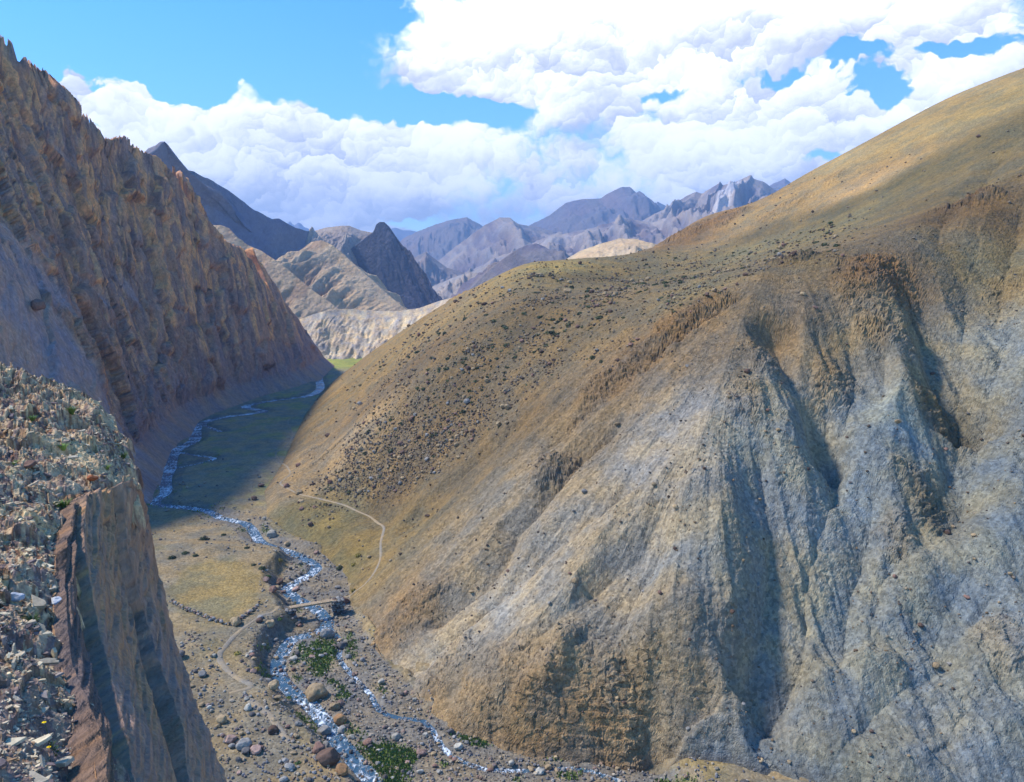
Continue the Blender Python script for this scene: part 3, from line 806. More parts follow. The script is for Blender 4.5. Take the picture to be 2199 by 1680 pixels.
M_FLOOR = mat_ground('valley_ground', 0.45, 0.36, 0.5, speck=0.5)
G_F = np.stack([fx0, fy0, fz], -1)
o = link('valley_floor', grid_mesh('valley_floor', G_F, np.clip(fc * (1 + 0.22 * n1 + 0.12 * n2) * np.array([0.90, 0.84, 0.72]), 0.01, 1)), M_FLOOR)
tag(o, 'stony valley floor with dry grass between the rock walls', 'valley floor', kind='structure')
# ground to the horizon, under everything
gp = np.array([[-30000, -3000, -6], [30000, -3000, -6], [30000, 34000, -6], [-30000, 34000, -6]], float)
o = link('ground', mesh_from('ground', gp, np.array([[0, 1, 2, 3]]), np.tile(lin((140, 122, 98)), (4, 1)), False), M_FLOOR)
tag(o, 'low bare ground reaching to the foot of the far mountains', 'ground', kind='structure')

# ---- river
def mat_water():
    m, b, bs = new_mat('river_water')
    geo = b.n('ShaderNodeNewGeometry')
    at_ = b.n('ShaderNodeAttribute'); at_.attribute_name = 'col'       # red: how broken the water is, green: across, blue: along
    sp = b.n('ShaderNodeSeparateColor'); b.L.new(at_.outputs['Color'], sp.inputs[0])
    p = geo.outputs['Position']
    w = b.vm('ADD', b.vm('MULTIPLY', p, (1.5, 0.8, 1)), b.vm('SCALE', b.vm('SUBTRACT', b.noise(p, 0.8, 3, out='Color'), (.5, .5, .5)), sc=1.1))
    n = b.noise(w, 1.15, 7, 0.68, 0.6)
    n2 = b.noise(p, 0.22, 3, 0.5)
    f = b.m('ADD', b.m('ADD', n, b.m('MULTIPLY', b.m('SUBTRACT', n2, 0.5), 0.35)), b.m('MULTIPLY', sp.outputs[0], 0.26))
    foam = b.ss(f, 0.60, 0.80)
    col = b.mix(b.noise(p, 0.3, 2), (0.025, 0.065, 0.11, 1), (0.06, 0.12, 0.17, 1))
    col = b.mix(foam, col, (0.72, 0.78, 0.84, 1))
    b.L.new(col, bs.inputs['Base Color'])
    b.L.new(b.ss(foam, 0, 1, 0.12, 0.75, 'LINEAR'), bs.inputs['Roughness'])
    bs.inputs['Specular IOR Level'].default_value = 0.5
    bp = b.n('ShaderNodeBump'); bp.inputs['Strength'].default_value = 0.7; bp.inputs['Distance'].default_value = 0.25
    b.L.new(b.m('ADD', n, b.m('MULTIPLY', foam, 0.4)), bp.inputs['Height']); b.L.new(bp.outputs[0], bs.inputs['Normal'])
    return m
M_WATER = mat_water()
def ribbon(P, half, z, nacross, wob=0.25, seed=0):
    T = np.gradient(P, axis=0); T /= np.linalg.norm(T, axis=1)[:, None] + 1e-9
    N = np.stack([-T[:, 1], T[:, 0]], 1)
    s = np.concatenate([[0], np.cumsum(np.linalg.norm(np.diff(P, axis=0), axis=1))])
    hw = half * (1 + wob * pn2(s / 9.0, s * 0 + 3.3, seed))
    a = np.linspace(-1, 1, nacross)
    XY = P[:, None, :] + N[:, None, :] * (a[None, :, None] * hw[:, None, None])
    return XY, s, a
rows = []
for k, (P, w) in enumerate(zip(RIVER, RW)):
    S = resample(P, 0.8)
    XY, s, a = ribbon(S, w * (1 + 0.9 * sstep(S[:, 1], 215, 290)) + 0.7, 0, 15, 0.22, k)
    brk = 0.5 + 0.6 * fbm(s, s * 0, 16, 3, 0.6, 120 + k)
    zz = -0.12 - 0.012 * k + 0.05 * fbm(XY[..., 0], XY[..., 1], 1.5, 3, seed=130)
    col = np.zeros(XY.shape[:2] + (3,)); col[..., 0] = np.clip(brk, 0, 1)[:, None]; col[..., 1] = np.abs(a)[None]
    rows.append((np.concatenate([XY, zz[..., None]], -1), col))
Vs, Fs, Cs, off = [], [], [], 0
for G, col in rows:
    R_, N_ = G.shape[:2]
    idx = np.arange(R_ * N_).reshape(R_, N_) + off
    Fs.append(np.stack([idx[:-1, :-1], idx[:-1, 1:], idx[1:, 1:], idx[1:, :-1]], -1).reshape(-1, 4)); Vs.append(G.reshape(-1, 3)); Cs.append(col.reshape(-1, 3)); off += R_ * N_
o = link('river', mesh_from('river', np.vstack(Vs), np.vstack(Fs), np.vstack(Cs)), M_WATER)
tag(o, 'shallow blue mountain river with white rapids winding through the gorge', 'river', kind='structure')

# ---- ridges and hills beyond the gorge
def mat_far(name, bump):
    return mat_ground(name, 14.0, 0.30, bump, speck=0.12, tint=((0.88, 0.92, 1.0), (1.10, 1.02, 0.90)))
M_FAR = mat_ground('far_rock', 7.0, 0.40, 0.5, speck=0.12, tint=((0.88, 0.92, 1.0), (1.10, 1.02, 0.90)))
M_FARTHER = mat_ground('farther_rock', 24.0, 0.40, 0.5, speck=0.12, tint=((0.88, 0.92, 1.0), (1.10, 1.02, 0.90)))

def ridge(name, label, pts, slope, depth, base_z, cols, amp, lam, seed, n=260, m=110, turn=0.0, spur=0.55, jag=0.0, cat='mountain', mat=None, convex=0.0, smoothdown=0.6, back=0.35, patch=None):
    """a mountain: its crest line is known by direction and distance, its flanks fall towards and away from the valley with eroded spurs"""
    P = np.array([at(*p) for p in pts])
    s = np.concatenate([[0], np.cumsum(np.linalg.norm(np.diff(P, axis=0), axis=1))])
    u = np.linspace(0, s[-1], n)
    R = np.stack([np.interp(u, s, P[:, k]) for k in range(3)], 1)
    R[:, 2] += jag * fbm(u, u * 0, lam * 0.35, 4, 0.6, seed + 9)
    rs = R.copy()
    kz = max(3, int(n * 0.22)) | 1
    pad = np.pad(R[:, 2], kz // 2, 'edge'); sm = np.convolve(pad, np.ones(kz) / kz, 'valid')
    d = -R[:, :2].copy(); d /= np.linalg.norm(d, axis=1)[:, None]
    mean = d.mean(0); mean /= np.linalg.norm(mean)
    a = turn; rot = np.array([[math.cos(a), -math.sin(a)], [math.sin(a), math.cos(a)]])
    d = (0.25 * d + 0.75 * mean) @ rot.T
    v = np.concatenate([-np.linspace(back, 0, 10, endpoint=False), np.linspace(0, 1, m - 10) ** 1.15])
    XY = R[None, :, :2] + d[None] * (v[:, None, None] * depth)
    av = np.abs(v)[:, None]
    crest = R[None, :, 2] * (1 - smoothdown * sstep(av, 0, 1)) + sm[None] * smoothdown * sstep(av, 0, 1)
    fall = np.where(v[:, None] >= 0, av * depth * slope * (1 + convex * (av - 0.5)), av * depth * slope * 1.1)
    Z = crest - fall
    env = sstep(av, 0.0, 0.30)
    wx = XY[..., 0] + lam * 0.25 * fbm(XY[..., 0], XY[..., 1], lam, 2, seed=seed + 3); wy = XY[..., 1]
    nse = fbm(wx, wy, lam, 6, 0.52, seed, ridged=True)
    # spurs: ribs that run down from the crest
    sp = fbm(np.broadcast_to(u[None], Z.shape) + 0.12 * lam * fbm(XY[..., 0], XY[..., 1], lam * .5, 3, seed=seed + 5), av * depth * 0.22, lam * 0.55, 4, 0.55, seed + 7, ridged=True)
    Z = Z + env * 1.25 * (amp * 0.75 * nse + amp * spur * sp)
    Z = Z + sstep(av, 0, 0.06) * amp * 0.10 * fbm(XY[..., 0], XY[..., 1], lam * .12, 4, .6, seed + 11)
    Z = np.maximum(Z, base_z - 8)
    G = np.concatenate([XY, Z[..., None]], -1)
    c = lin(cols[0]) * np.ones(Z.shape + (3,))
    t1 = sstep(fbm(XY[..., 0], XY[..., 1], lam * 1.3, 4, 0.55, seed + 13), -0.2, 0.35)[..., None]
    c = c * (1 - t1) + lin(cols[1]) * t1
    if len(cols) > 2:
        t2 = 0.75 * sstep(sp + 0.5 * nse, 0.35, 1.0)[..., None]
        c = c * (1 - t2) + lin(cols[2]) * t2
    c = c * (1 + 0.18 * fbm(XY[..., 0], XY[..., 1], lam * .25, 4, .6, seed + 15)[..., None])
    if patch:      # a bare pale face below part of the crest
        x0, x1, v0, v1, pc = patch
        pxs = np.interp(u, s, [p[0] for p in pts])[None] + 9 * fbm(XY[..., 0], XY[..., 1], lam * .3, 4, .6, seed + 17)
        vv = av + 0.05 * fbm(XY[..., 0], XY[..., 1], lam * .2, 3, .6, seed + 19)
        pm = (sstep(pxs, x0 - 5, x0 + 5) * (1 - sstep(pxs, x1 - 5, x1 + 5)) * sstep(vv, v0 - .02, v0 + .02) * (1 - sstep(vv, v1 - .1, v1 + .1)))[..., None]
        c = c * (1 - pm) + lin(pc) * pm
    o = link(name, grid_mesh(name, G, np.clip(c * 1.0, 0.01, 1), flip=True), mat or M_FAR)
    tag(o, label, cat, kind='structure')
    return o

BR = (124, 104, 96); TN = (160, 138, 108); PL = (158, 142, 128); GRY = (104, 98, 102); PU = (108, 94, 102)
ridge('distant_range', 'farthest pale blue jagged peaks left of the dark pointed peak', [(560, 470, 12500), (600, 474, 12500), (617, 478, 12500), (622, 473, 12500), (632, 484, 12500), (642, 478, 12500), (655, 490, 12500), (700, 500, 12500), (800, 505, 12500), (850, 488, 12500), (862, 492, 12500), (900, 500, 12500), (1000, 505, 12500)],
      0.5, 2500, -6, [GRY, PU], 160, 900, 201, n=160, m=50, jag=40, mat=M_FARTHER)
ridge('background_mountain', 'blue mountain with a rounded top far down the valley', [(820, 560, 7200), (866, 512, 7200), (910, 492, 7000), (940, 482, 6900), (975, 469, 6800), (1003, 467, 6800), (1028, 482, 6800), (1070, 505, 6800), (1120, 540, 6800)],
      0.55, 1700, -6, [BR, GRY], 150, 620, 211, jag=16, mat=M_FARTHER)
ridge('background_mountain', 'broad purple brown mountain left of the tall peak, below the clouds', [(900, 590, 4800), (960, 545, 4800), (1010, 505, 4800), (1050, 480, 4700), (1073, 467, 4700), (1095, 468, 4700), (1110, 480, 4700), (1150, 488, 4800), (1200, 500, 4800), (1290, 530, 4800)],
      0.50, 1500, -6, [PU, BR, PL], 120, 420, 221, jag=10, turn=0.25)
ridge('background_mountain', 'tall blue pyramid peak, highest on the far skyline', [(1060, 530, 6400), (1130, 488, 6300), (1180, 462, 6200), (1215, 437, 6200), (1245, 428, 6200), (1290, 426, 6100), (1318, 410, 6000), (1336, 401, 6000), (1352, 401, 6000), (1372, 418, 6000), (1400, 442, 6000), (1440, 462, 6000), (1560, 520, 6000)],
      0.52, 2200, -6, [PU, BR, GRY], 150, 560, 231, jag=10, turn=0.2, mat=M_FARTHER)
ridge('background_mountain', 'small dark tooth of rock between the tall peak and the white faced peak', [(1380, 470, 7600), (1402, 445, 7600), (1412, 433, 7600), (1425, 440, 7600), (1450, 452, 7600), (1500, 470, 7600)], 0.5, 900, -6, [GRY, PU], 60, 300, 236, n=80, m=40, mat=M_FARTHER)
ridge('background_mountain', 'dark mountain with a pale marble face right of the tall peak', [(1370, 480, 4500), (1420, 452, 4400), (1470, 425, 4300), (1495, 412, 4300), (1508, 416, 4300), (1530, 402, 4200), (1543, 395, 4200), (1546, 390, 4200), (1552, 399, 4200), (1575, 393, 4100), (1600, 381, 4100), (1613, 376, 4100), (1618, 384, 4100), (1640, 390, 4100), (1660, 405, 4100), (1720, 440, 4100), (1800, 480, 4100)],
      0.62, 1500, -6, [PU, (120, 108, 112), PL], 150, 400, 241, jag=8, turn=-0.15, patch=(1562, 1606, 0.03, 0.5, (186, 176, 172)))
ridge('background_mountain', 'dark peak touched with snow just above the golden slope', [(1620, 420, 6800), (1650, 400, 6800), (1672, 390, 6800), (1686, 384, 6800), (1710, 400, 6800), (1780, 430, 6800)], 0.6, 900, -6, [GRY, PU], 90, 300, 246, n=80, m=40, jag=10, mat=M_FARTHER)
ridge('foothill', 'purple brown foothills with pale ribs in front of the tall peak', [(920, 620, 3700), (1000, 590, 3700), (1060, 555, 3700), (1120, 535, 3700), (1180, 505, 3700), (1240, 498, 3700), (1300, 482, 3700), (1345, 470, 3700), (1400, 478, 3700), (1450, 465, 3600), (1500, 462, 3600), (1560, 458, 3600), (1640, 450, 3600), (1760, 440, 3600)],
      0.42, 1200, -6, [PU, (160, 144, 136), PL], 120, 300, 251, n=330, jag=14, turn=0.1, cat='hill')
ridge('foothill', 'small pale hill with a sharp tip at the mouth of the far valley', [(850, 590, 3600), (880, 560, 3600), (900, 548, 3600), (915, 541, 3600), (928, 552, 3600), (960, 575, 3600), (1010, 590, 3600)], 0.5, 700, -6, [PL, GRY, BR], 60, 200, 256, n=140, m=70, cat='hill')
ridge('foothill', 'pale crumpled slope low between the dark peak and the brown shoulder', [(880, 650, 2700), (930, 615, 2700), (985, 592, 2700), (1030, 578, 2700), (1080, 562, 2700), (1120, 548, 2600), (1180, 560, 2600), (1260, 560, 2600), (1340, 545, 2600)],
      0.36, 800, -6, [(186, 172, 156), PL, (150, 134, 122)], 70, 190, 261, n=300, jag=6, turn=0.15, cat='hill')
ridge('foothill', 'dark blunt ridge in shade behind the grassy shoulder', [(1010, 620, 2200), (1040, 590, 2200), (1075, 560, 2200), (1105, 538, 2150), (1130, 527, 2150), (1152, 523, 2150), (1170, 530, 2150), (1200, 552, 2150), (1230, 575, 2150)], 0.55, 480, -6, [(120, 108, 104), PU], 40, 140, 266, n=180, m=80, turn=0.6, cat='hill')
ridge('foothill', 'sandy hill rising behind the grassy shoulder', [(1150, 600, 1500), (1200, 566, 1500), (1245, 540, 1500), (1285, 525, 1500), (1330, 512, 1500), (1365, 514, 1480), (1400, 522, 1450), (1460, 540, 1450)], 0.45, 420, -6, [(200, 172, 126), (188, 156, 112)], 24, 110, 271, n=180, m=80, jag=2, cat='hill')
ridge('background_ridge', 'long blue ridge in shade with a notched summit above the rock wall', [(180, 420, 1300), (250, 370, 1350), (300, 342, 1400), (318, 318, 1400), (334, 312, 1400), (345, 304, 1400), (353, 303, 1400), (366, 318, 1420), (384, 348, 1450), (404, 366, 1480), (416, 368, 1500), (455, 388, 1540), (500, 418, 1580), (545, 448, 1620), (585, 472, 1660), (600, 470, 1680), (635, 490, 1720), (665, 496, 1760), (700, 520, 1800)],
      0.95, 620, -6, [(104, 104, 122), (120, 112, 118)], 60, 200, 281, n=330, m=130, jag=5, turn=-0.75, spur=0.8, cat='ridge')  # bluish rock colour stands in for the blue of shade and haze
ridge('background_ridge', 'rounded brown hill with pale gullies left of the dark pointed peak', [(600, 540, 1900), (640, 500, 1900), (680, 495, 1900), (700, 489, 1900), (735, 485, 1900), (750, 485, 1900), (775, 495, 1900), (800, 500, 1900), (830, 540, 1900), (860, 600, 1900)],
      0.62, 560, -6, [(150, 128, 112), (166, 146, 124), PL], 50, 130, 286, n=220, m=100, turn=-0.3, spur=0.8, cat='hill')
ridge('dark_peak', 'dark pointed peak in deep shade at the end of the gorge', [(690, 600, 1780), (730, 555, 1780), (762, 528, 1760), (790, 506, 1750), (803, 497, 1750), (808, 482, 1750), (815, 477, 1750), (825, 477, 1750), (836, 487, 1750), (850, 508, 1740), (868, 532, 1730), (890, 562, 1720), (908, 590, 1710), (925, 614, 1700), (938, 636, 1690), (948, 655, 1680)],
      1.9, 170, -6, [(74, 76, 94), (86, 82, 96)], 26, 60, 291, n=220, m=100, turn=0.9, spur=1.0, smoothdown=0.0, cat='peak')  # shade and haze are partly put into this dark blue colour
ridge('tan_spur', 'sunlit tan spur with a rounded shoulder below the dark peak', [(560, 600, 1450), (610, 562, 1440), (645, 538, 1430), (668, 520, 1420), (690, 516, 1410), (715, 527, 1400), (740, 548, 1390), (770, 576, 1370), (800, 602, 1350), (835, 634, 1330), (860, 655, 1310), (880, 672, 1300)],
      0.80, 330, -6, [(182, 146, 100), (150, 120, 90), (190, 160, 118)], 26, 80, 296, n=240, m=110, turn=-0.8, spur=0.9, smoothdown=0.0, cat='hill')
ridge('tan_spur', 'sunlit tan spur directly behind the rock wall, its right flank in shade', [(420, 480, 1050), (450, 484, 1050), (475, 484, 1050), (492, 490, 1050), (510, 512, 1040), (535, 528, 1040), (560, 538, 1030), (590, 558, 1020), (620, 580, 1010), (650, 606, 1000), (680, 630, 990), (710, 650, 980), (735, 670, 970), (750, 690, 965)],
      0.85, 260, -6, [(176, 138, 96), (146, 114, 86), (182, 152, 112)], 20, 64, 301, n=240, m=110, turn=-0.8, spur=0.9, smoothdown=0.0, cat='hill')
# the pale terrace with its eroded edge that closes the valley
ridge('terrace', 'pale eroded terrace with flat grassy top closing the valley', [(560, 735, 700), (610, 700, 705), (645, 686, 710), (670, 676, 715), (700, 668, 720), (730, 664, 730), (760, 664, 735), (800, 668, 735), (850, 669, 730), (900, 662, 725), (945, 646, 720), (985, 636, 700), (1040, 620, 690), (1100, 610, 680)],
      0.62, 95, 0.5, [(214, 190, 146), (200, 172, 124), PL], 3.4, 20, 311, n=320, m=130, turn=-0.2, spur=0.9, smoothdown=0.35, convex=-0.35, cat='terrace', mat=M_HILL, back=3.0)

# ================================================================== THE NEAR LEDGE AND ITS CLIFF
LEDGE_PTS = [(-500, 800, 17), (0, 786, 19.5), (60, 798, 20.3), (120, 812, 21), (215, 848, 20.5), (252, 890, 19), (274, 950, 17), (286, 1020, 15), (292, 1056, 14), (240, 1066, 13.4), (182, 1075, 12.6),
             (160, 1130, 11.3), (150, 1200, 10), (147, 1300, 8.7), (157, 1400, 7.6), (188, 1468, 7.1), (216, 1505, 6.9), (226, 1560, 6.5), (234, 1640, 6.0), (248, 1720, 5.5), (290, 1900, 4.6)]
LW = np.array([at(*p) for p in LEDGE_PTS])
inner = [(0, 900, 15.2), (100, 900, 16.3), (0, 1050, 11.6), (100, 1050, 12.2), (0, 1250, 8.5), (80, 1250, 8.8), (0, 1450, 6.6), (100, 1450, 6.9), (0, 1680, 5.0), (110, 1680, 5.2), (-500, 1680, 4.6), (-500, 1100, 10), (200, 960, 15.2)]
IW = np.array([at(*p) for p in inner])
LT = TPS(np.vstack([LW, IW])[:, :2], np.concatenate([LW[:, 2], IW[:, 2]]), 2e-4)
LEDGE = np.vstack([LW[:, :2], [(0.8, 2.5), (1.5, -6), (-30, -6), (-34, 12)]])
STRIKE = np.array([-0.50, 0.866]); ACROSS = np.array([0.866, 0.50])

def h_ledge(x, y):
    d, _ = poly_dist(x, y, np.vstack([LEDGE, LEDGE[:1]]))
    s = np.where(in_poly(x, y, LEDGE), d, -d)
    s = s + 0.25 * pn2(x / 0.6, y / 0.6, 3)
    return LT(x, y) - np.where(s < 0, -s * 5.0, 0) - 0.25 * (1 - sstep(s, 0, 0.6)), s

az = np.radians(np.linspace(-50, -17, 420))[None, :]
r = np.geomspace(3.6, 27.0, 640)[:, None]
lx, ly = r * np.sin(az), r * np.cos(az)
lz, ls = h_ledge(lx, ly)
a_ = lx * STRIKE[0] + ly * STRIKE[1]; c_ = lx * ACROSS[0] + ly * ACROSS[1]
wob = 0.15 * pn2(a_ / 0.8, c_ / 0.8, 7)
inside = sstep(ls, -0.3, 0.4)
# benches: blocks that broke off at different heights
v1, e1 = cells(a_ + 0.3 * pn2(lx * 1.5, ly * 1.5, 8), c_ * 1.25, lz * 0, 0.95, 3)
v2, e2 = cells(a_, c_ * 2.2 + wob, lz * 0, 0.34, 4)
# upright plates of slate, thin across the strike
v3, e3 = cells(a_ * 0.9 + wob, c_ * 5.5 + wob * 3, lz * 0, 0.26, 5)
v4, e4 = cells(a_ * 1.6, c_ * 6.0, lz * 0, 0.12, 6)
plates = sstep(fbm(lx, ly, 2.2, 3, 0.5, 401), -0.12, 0.22)
hgt = 0.16 * (v1 - 0.55) + 0.06 * (v2 - 0.5) + plates * (0.045 * (v3 - 0.4) + 0.015 * (v4 - 0.5)) + 0.010 * (v4 - .5) + 0.24 * fbm(lx, ly, 0.7, 4, 0.55, 403)
lz = lz + inside * hgt * (r / 11.0) ** 0.7
G_L = np.stack([lx, ly, lz], -1)
pal = np.array([lin(q) for q in [(206, 188, 150), (192, 174, 146), (164, 144, 126), (140, 122, 118), (126, 108, 106), (112, 94, 90), (150, 120, 92), (132, 98, 78), (166, 148, 114), (180, 162, 136)]])
ip = np.clip((0.55 * v3 + 0.30 * v2 + 0.25 * v1 - 0.05) * len(pal), 0, len(pal) - 1.001)
i0 = ip.astype(int)
lc = pal[(i0 * 7 + (v1 * 5).astype(int)) % len(pal)]
cream = sstep(fbm(lx, ly, 2.6, 4, 0.55, 405), 0.0, 0.3)[..., None] * (1 - 0.6 * plates[..., None])
lc = lc * (1 - 0.8 * cream) + lin((214, 196, 154)) * 0.8 * cream
lc = lc * (0.82 + 0.36 * v4[..., None])
soil = (1 - sstep(ly, 6.2, 8.2))[..., None] * 0.55 * (1 - plates[..., None] * 0.5)
lc = lc * (1 - soil) + lin((120, 110, 112)) * soil
lich = sstep(fbm(lx, ly, 0.9, 4, 0.6, 407), 0.30, 0.5)[..., None] * 0.35
lc = lc * (1 - lich) + lin((150, 160, 110)) * lich
M_SLATE = mat_ground('broken_slate', 0.05, 0.40, 0.6, speck=0.35, tint=((0.96, 0.93, 0.94), (1.08, 1.02, 0.92)))
o_ledge = link('rock_ledge', grid_mesh('rock_ledge', G_L, np.clip(lc * np.array([0.98, 0.88, 0.76]), 0.01, 1), ls > -0.04, smooth=False), M_SLATE)
tag(o_ledge, 'near ledge of broken slate at the left edge, pale on top', 'rock ledge', kind='structure')

# ---- the slab cliff below the ledge
CY_ = np.array([1040, 1130, 1200, 1320, 1440, 1560, 1700, 2100.0])
CLX = np.array([178, 158, 150, 149, 168, 226, 243, 300.0]); CLY = np.array([12.7, 11.2, 9.9, 8.5, 7.3, 6.4, 5.5, 4.0])
CRX = np.array([296, 324, 334, 360, 397, 440, 494, 640.0]); CRY = np.array([14.5, 16, 17, 17.5, 17, 16, 14.5, 11.5])
def cliff_pt(px, py):
    """point of the cliff face; the face is a steep plane, so the inverse distance runs evenly across it"""
    xl, xr = np.interp(py, CY_, CLX), np.interp(py, CY_, CRX)
    yl, yr = np.interp(py, CY_, CLY), np.interp(py, CY_, CRY)
    t = (px - xl) / (xr - xl)
    iY = (1 - t) / yl + t / yr
    Y = 1 / iY
    a, bq = (px - CX) / FPX, (CY - py) / FPX
    c, s = math.cos(PITCH), math.sin(PITCH)
    k = Y / (c + bq * s)
    return np.stack([a * k, Y, CAMZ + (-s + bq * c) * k], -1)
pa, pb, pc = cliff_pt(np.array([200., 330., 260.]), np.array([1300., 1300., 1500.]))
CN = np.cross(pb - pa, pc - pa); CN /= np.linalg.norm(CN)
if CN @ (np.array([0, 0, CAMZ]) - pa) < 0: CN = -CN
ROWS = np.array([1040, 1130, 1200, 1320, 1440, 1560, 1700, 2100.0])
BND = {  # borders of the slabs in the photograph, one value for each row
    'b0': [178, 158, 150, 149, 166, 224, 241, 298], 'g1l': [184, 171, 164, 178, 204, 242, 258, 320], 'g1r': [185, 174, 178, 198, 226, 262, 286, 350],
    'b2': [213, 214, 222, 250, 282, 312, 338, 420], 'wl': [238, 242, 254, 284, 308, 346, 386, 470], 'wr': [239, 243, 255, 286, 322, 370, 388, 472],
    'b4': [262, 272, 286, 312, 348, 386, 428, 530], 'b5': [280, 296, 312, 341, 379, 416, 462, 580], 'R': [296, 324, 334, 360, 397, 440, 494, 640]}
BND = {k: np.array(v, float) for k, v in BND.items()}
M_CLIFF = mat_ground('cliff_slab', 0.22, 0.40, 0.55, stretch=(1.6, 1.6, 0.35), speck=0.16, tint=((0.86, 0.90, 1.02), (1.14, 1.02, 0.86)))
def slab(lk, rk, ytop, off, cols, seed, nu=34, nv=190, thick=0.9, ybot=2080):
    yy = np.linspace(ytop, ybot, nv)
    bl, br = np.interp(yy, ROWS, BND[lk]), np.interp(yy, ROWS, BND[rk])
    kk_ = np.ones(15) / 15; bl = np.convolve(np.pad(bl, 7, 'edge'), kk_, 'valid'); br = np.convolve(np.pad(br, 7, 'edge'), kk_, 'valid')
    bl = bl + 1.6 * pn2(yy / 45.0, yy * 0 + seed, 1) + 0.8 * pn2(yy / 14.0, yy * 0 + seed, 2); br = br + 1.6 * pn2(yy / 45.0, yy * 0 + seed + 9.5, 1) + 0.8 * pn2(yy / 14.0, yy * 0 + seed + 5, 2)
    u = np.linspace(0, 1, nu)
    PX = bl[:, None] + (br - bl)[:, None] * u[None]
    PY = np.broadcast_to(yy[:, None], PX.shape) + 10 * (pn2(u * 5 + seed, u * 0, 6))[None, :] * (1 - sstep(yy, ytop, ytop + 60))[:, None]
    Pt = cliff_pt(PX, PY)
    du, dv = u[None] * (PX[0, -1] - PX[0, 0]) , (yy / 60.0)[:, None]
    strat = fbm(PX / 9.0 + seed * 3.1 - 0.05 * dv, dv * 0.25, 1.0, 4, 0.6, seed, ridged=True)
    lay, le = cells(PX / 8.0 + 0.3 * pn2(PX / 20, PY / 60, seed), PY / 120.0, PX * 0, 1.0, seed % 7)
    dsp = off + 0.09 * strat + 0.16 * (lay - 0.5) - 0.14 * (1 - sstep(le, 0, 0.12)) + 0.035 * fbm(PX / 12, PY / 25, 1.0, 4, 0.6, seed + 21) + 0.12 * pn2(PX / 40, PY / 150, seed + 3)
    edge = np.minimum(1, 6 * np.minimum(u, 1 - u))[None]
    dsp = off + (dsp - off) * (0.25 + 0.75 * edge)
    Pt = Pt + CN * (dsp * 0.75 * np.clip(Pt[..., 1] / 17.0, 0.2, 1.0) ** 1.3)[..., None]
    # the sides go back into the rock
    sl = Pt[:, :1] - CN * thick; sr = Pt[:, -1:] - CN * thick
    G = np.concatenate([sl, Pt, sr], 1)
    G = np.concatenate([G[:1] - CN * thick, G], 0)
    PXe = np.pad(PX, ((1, 0), (1, 1)), 'edge'); PYe = np.pad(PY, ((1, 0), (1, 1)), 'edge')
    c = lin(cols[0]) * np.ones(PXe.shape + (3,))
    t = sstep(fbm(PXe / 7.0, PYe / 130.0, 1.0, 4, 0.55, seed + 5), -0.1, 0.35)[..., None]
    c = c * (1 - t) + lin(cols[1]) * t
    t = sstep(fbm(PXe / 4.0, PYe / 90.0, 1.0, 4, 0.6, seed + 8), 0.12, 0.45)[..., None]
    c = c * (1 - 0.8 * t) + lin(cols[2]) * 0.8 * t
    c = c * (1 + 0.25 * fbm(PXe / 2.2, PYe / 50.0, 1.0, 3, 0.6, seed + 11)[..., None])
    return grid_mesh('rock_slab', G, np.clip(c * np.array([2.15, 1.82, 1.55]), 0.01, 1), flip=False)
# the cliff is carried by the mass of rock behind the slabs, which turns away at its far edge and reaches the valley floor
yy = np.linspace(1044, 2080, 150)
uu = np.linspace(0, 1, 50)
PX = np.interp(yy, ROWS, BND['b0'])[:, None] + (np.interp(yy, ROWS, BND['R']) - np.interp(yy, ROWS, BND['b0']))[:, None] * uu[None]
PY = np.broadcast_to(yy[:, None], PX.shape)
core = cliff_pt(PX, PY)
core = core - CN * (core[..., 1] / 17.0)[..., None] * (0.34 + 0.2 * fbm(PX / 14.0, PY / 150.0, 1.0, 4, 0.6, 421))[..., None]
ret = np.stack([core[:, -1] + np.array([-0.85, 0.45, -0.35]) * k for k in (0.6, 2.0, 5.0, 12.0)], 1)
fr = np.stack([core[:, 0] + np.array([-0.8, 0.3, -0.9]) * k for k in (3.0, 1.0)], 1)
core = np.concatenate([fr, core, ret], 1)
last = core[-1:].copy()
low = []
for k in (0.3, 0.6, 1.0):
    q = last.copy(); q[..., 2] = last[..., 2] * (1 - k) - 1.0 * k; q[..., :2] += CN[:2] * (8.0 * k); low.append(q)
core = np.concatenate([core] + low, 0)
cc = lin((150, 112, 76)) * np.ones(core.shape[:2] + (3,)) * (1 + 0.3 * fbm(core[..., 0] * 2, core[..., 2] * 0.4, 1.0, 4, 0.6, 425)[..., None])
o_cliff = link('slab_cliff', grid_mesh('slab_cliff', core, np.clip(cc * 1.3, 0.01, 1)), M_CLIFF)
tag(o_cliff, 'dark near cliff of steep rock slabs dropping right of the ledge', 'cliff', kind='structure')
A_, B_, D_ = (112, 98, 88), (128, 106, 82), (152, 118, 78)
for i, (lk, rk, yt, off, cols) in enumerate([
        ('b0', 'g1l', 1076, -0.15, [(88, 76, 68), (82, 74, 70), (112, 88, 64)]), ('g1r', 'b2', 1060, 0.10, [A_, B_, D_]), ('b2', 'wl', 1054, 0.0, [B_, A_, (150, 124, 90)]),  # first strip coloured darker, in place of shade where the sun catches it
        ('wr', 'b4', 1048, 0.34, [(116, 102, 92), A_, (138, 114, 88)]), ('b4', 'b5', 1046, 0.12, [(112, 100, 92), B_, (140, 116, 94)]), ('b5', 'R', 1050, 0.0, [(120, 104, 92), A_, (146, 122, 100)])]):
    link('rock_slab', slab(lk, rk, yt, off, cols, 431 + 7 * i), M_CLIFF, o_cliff)

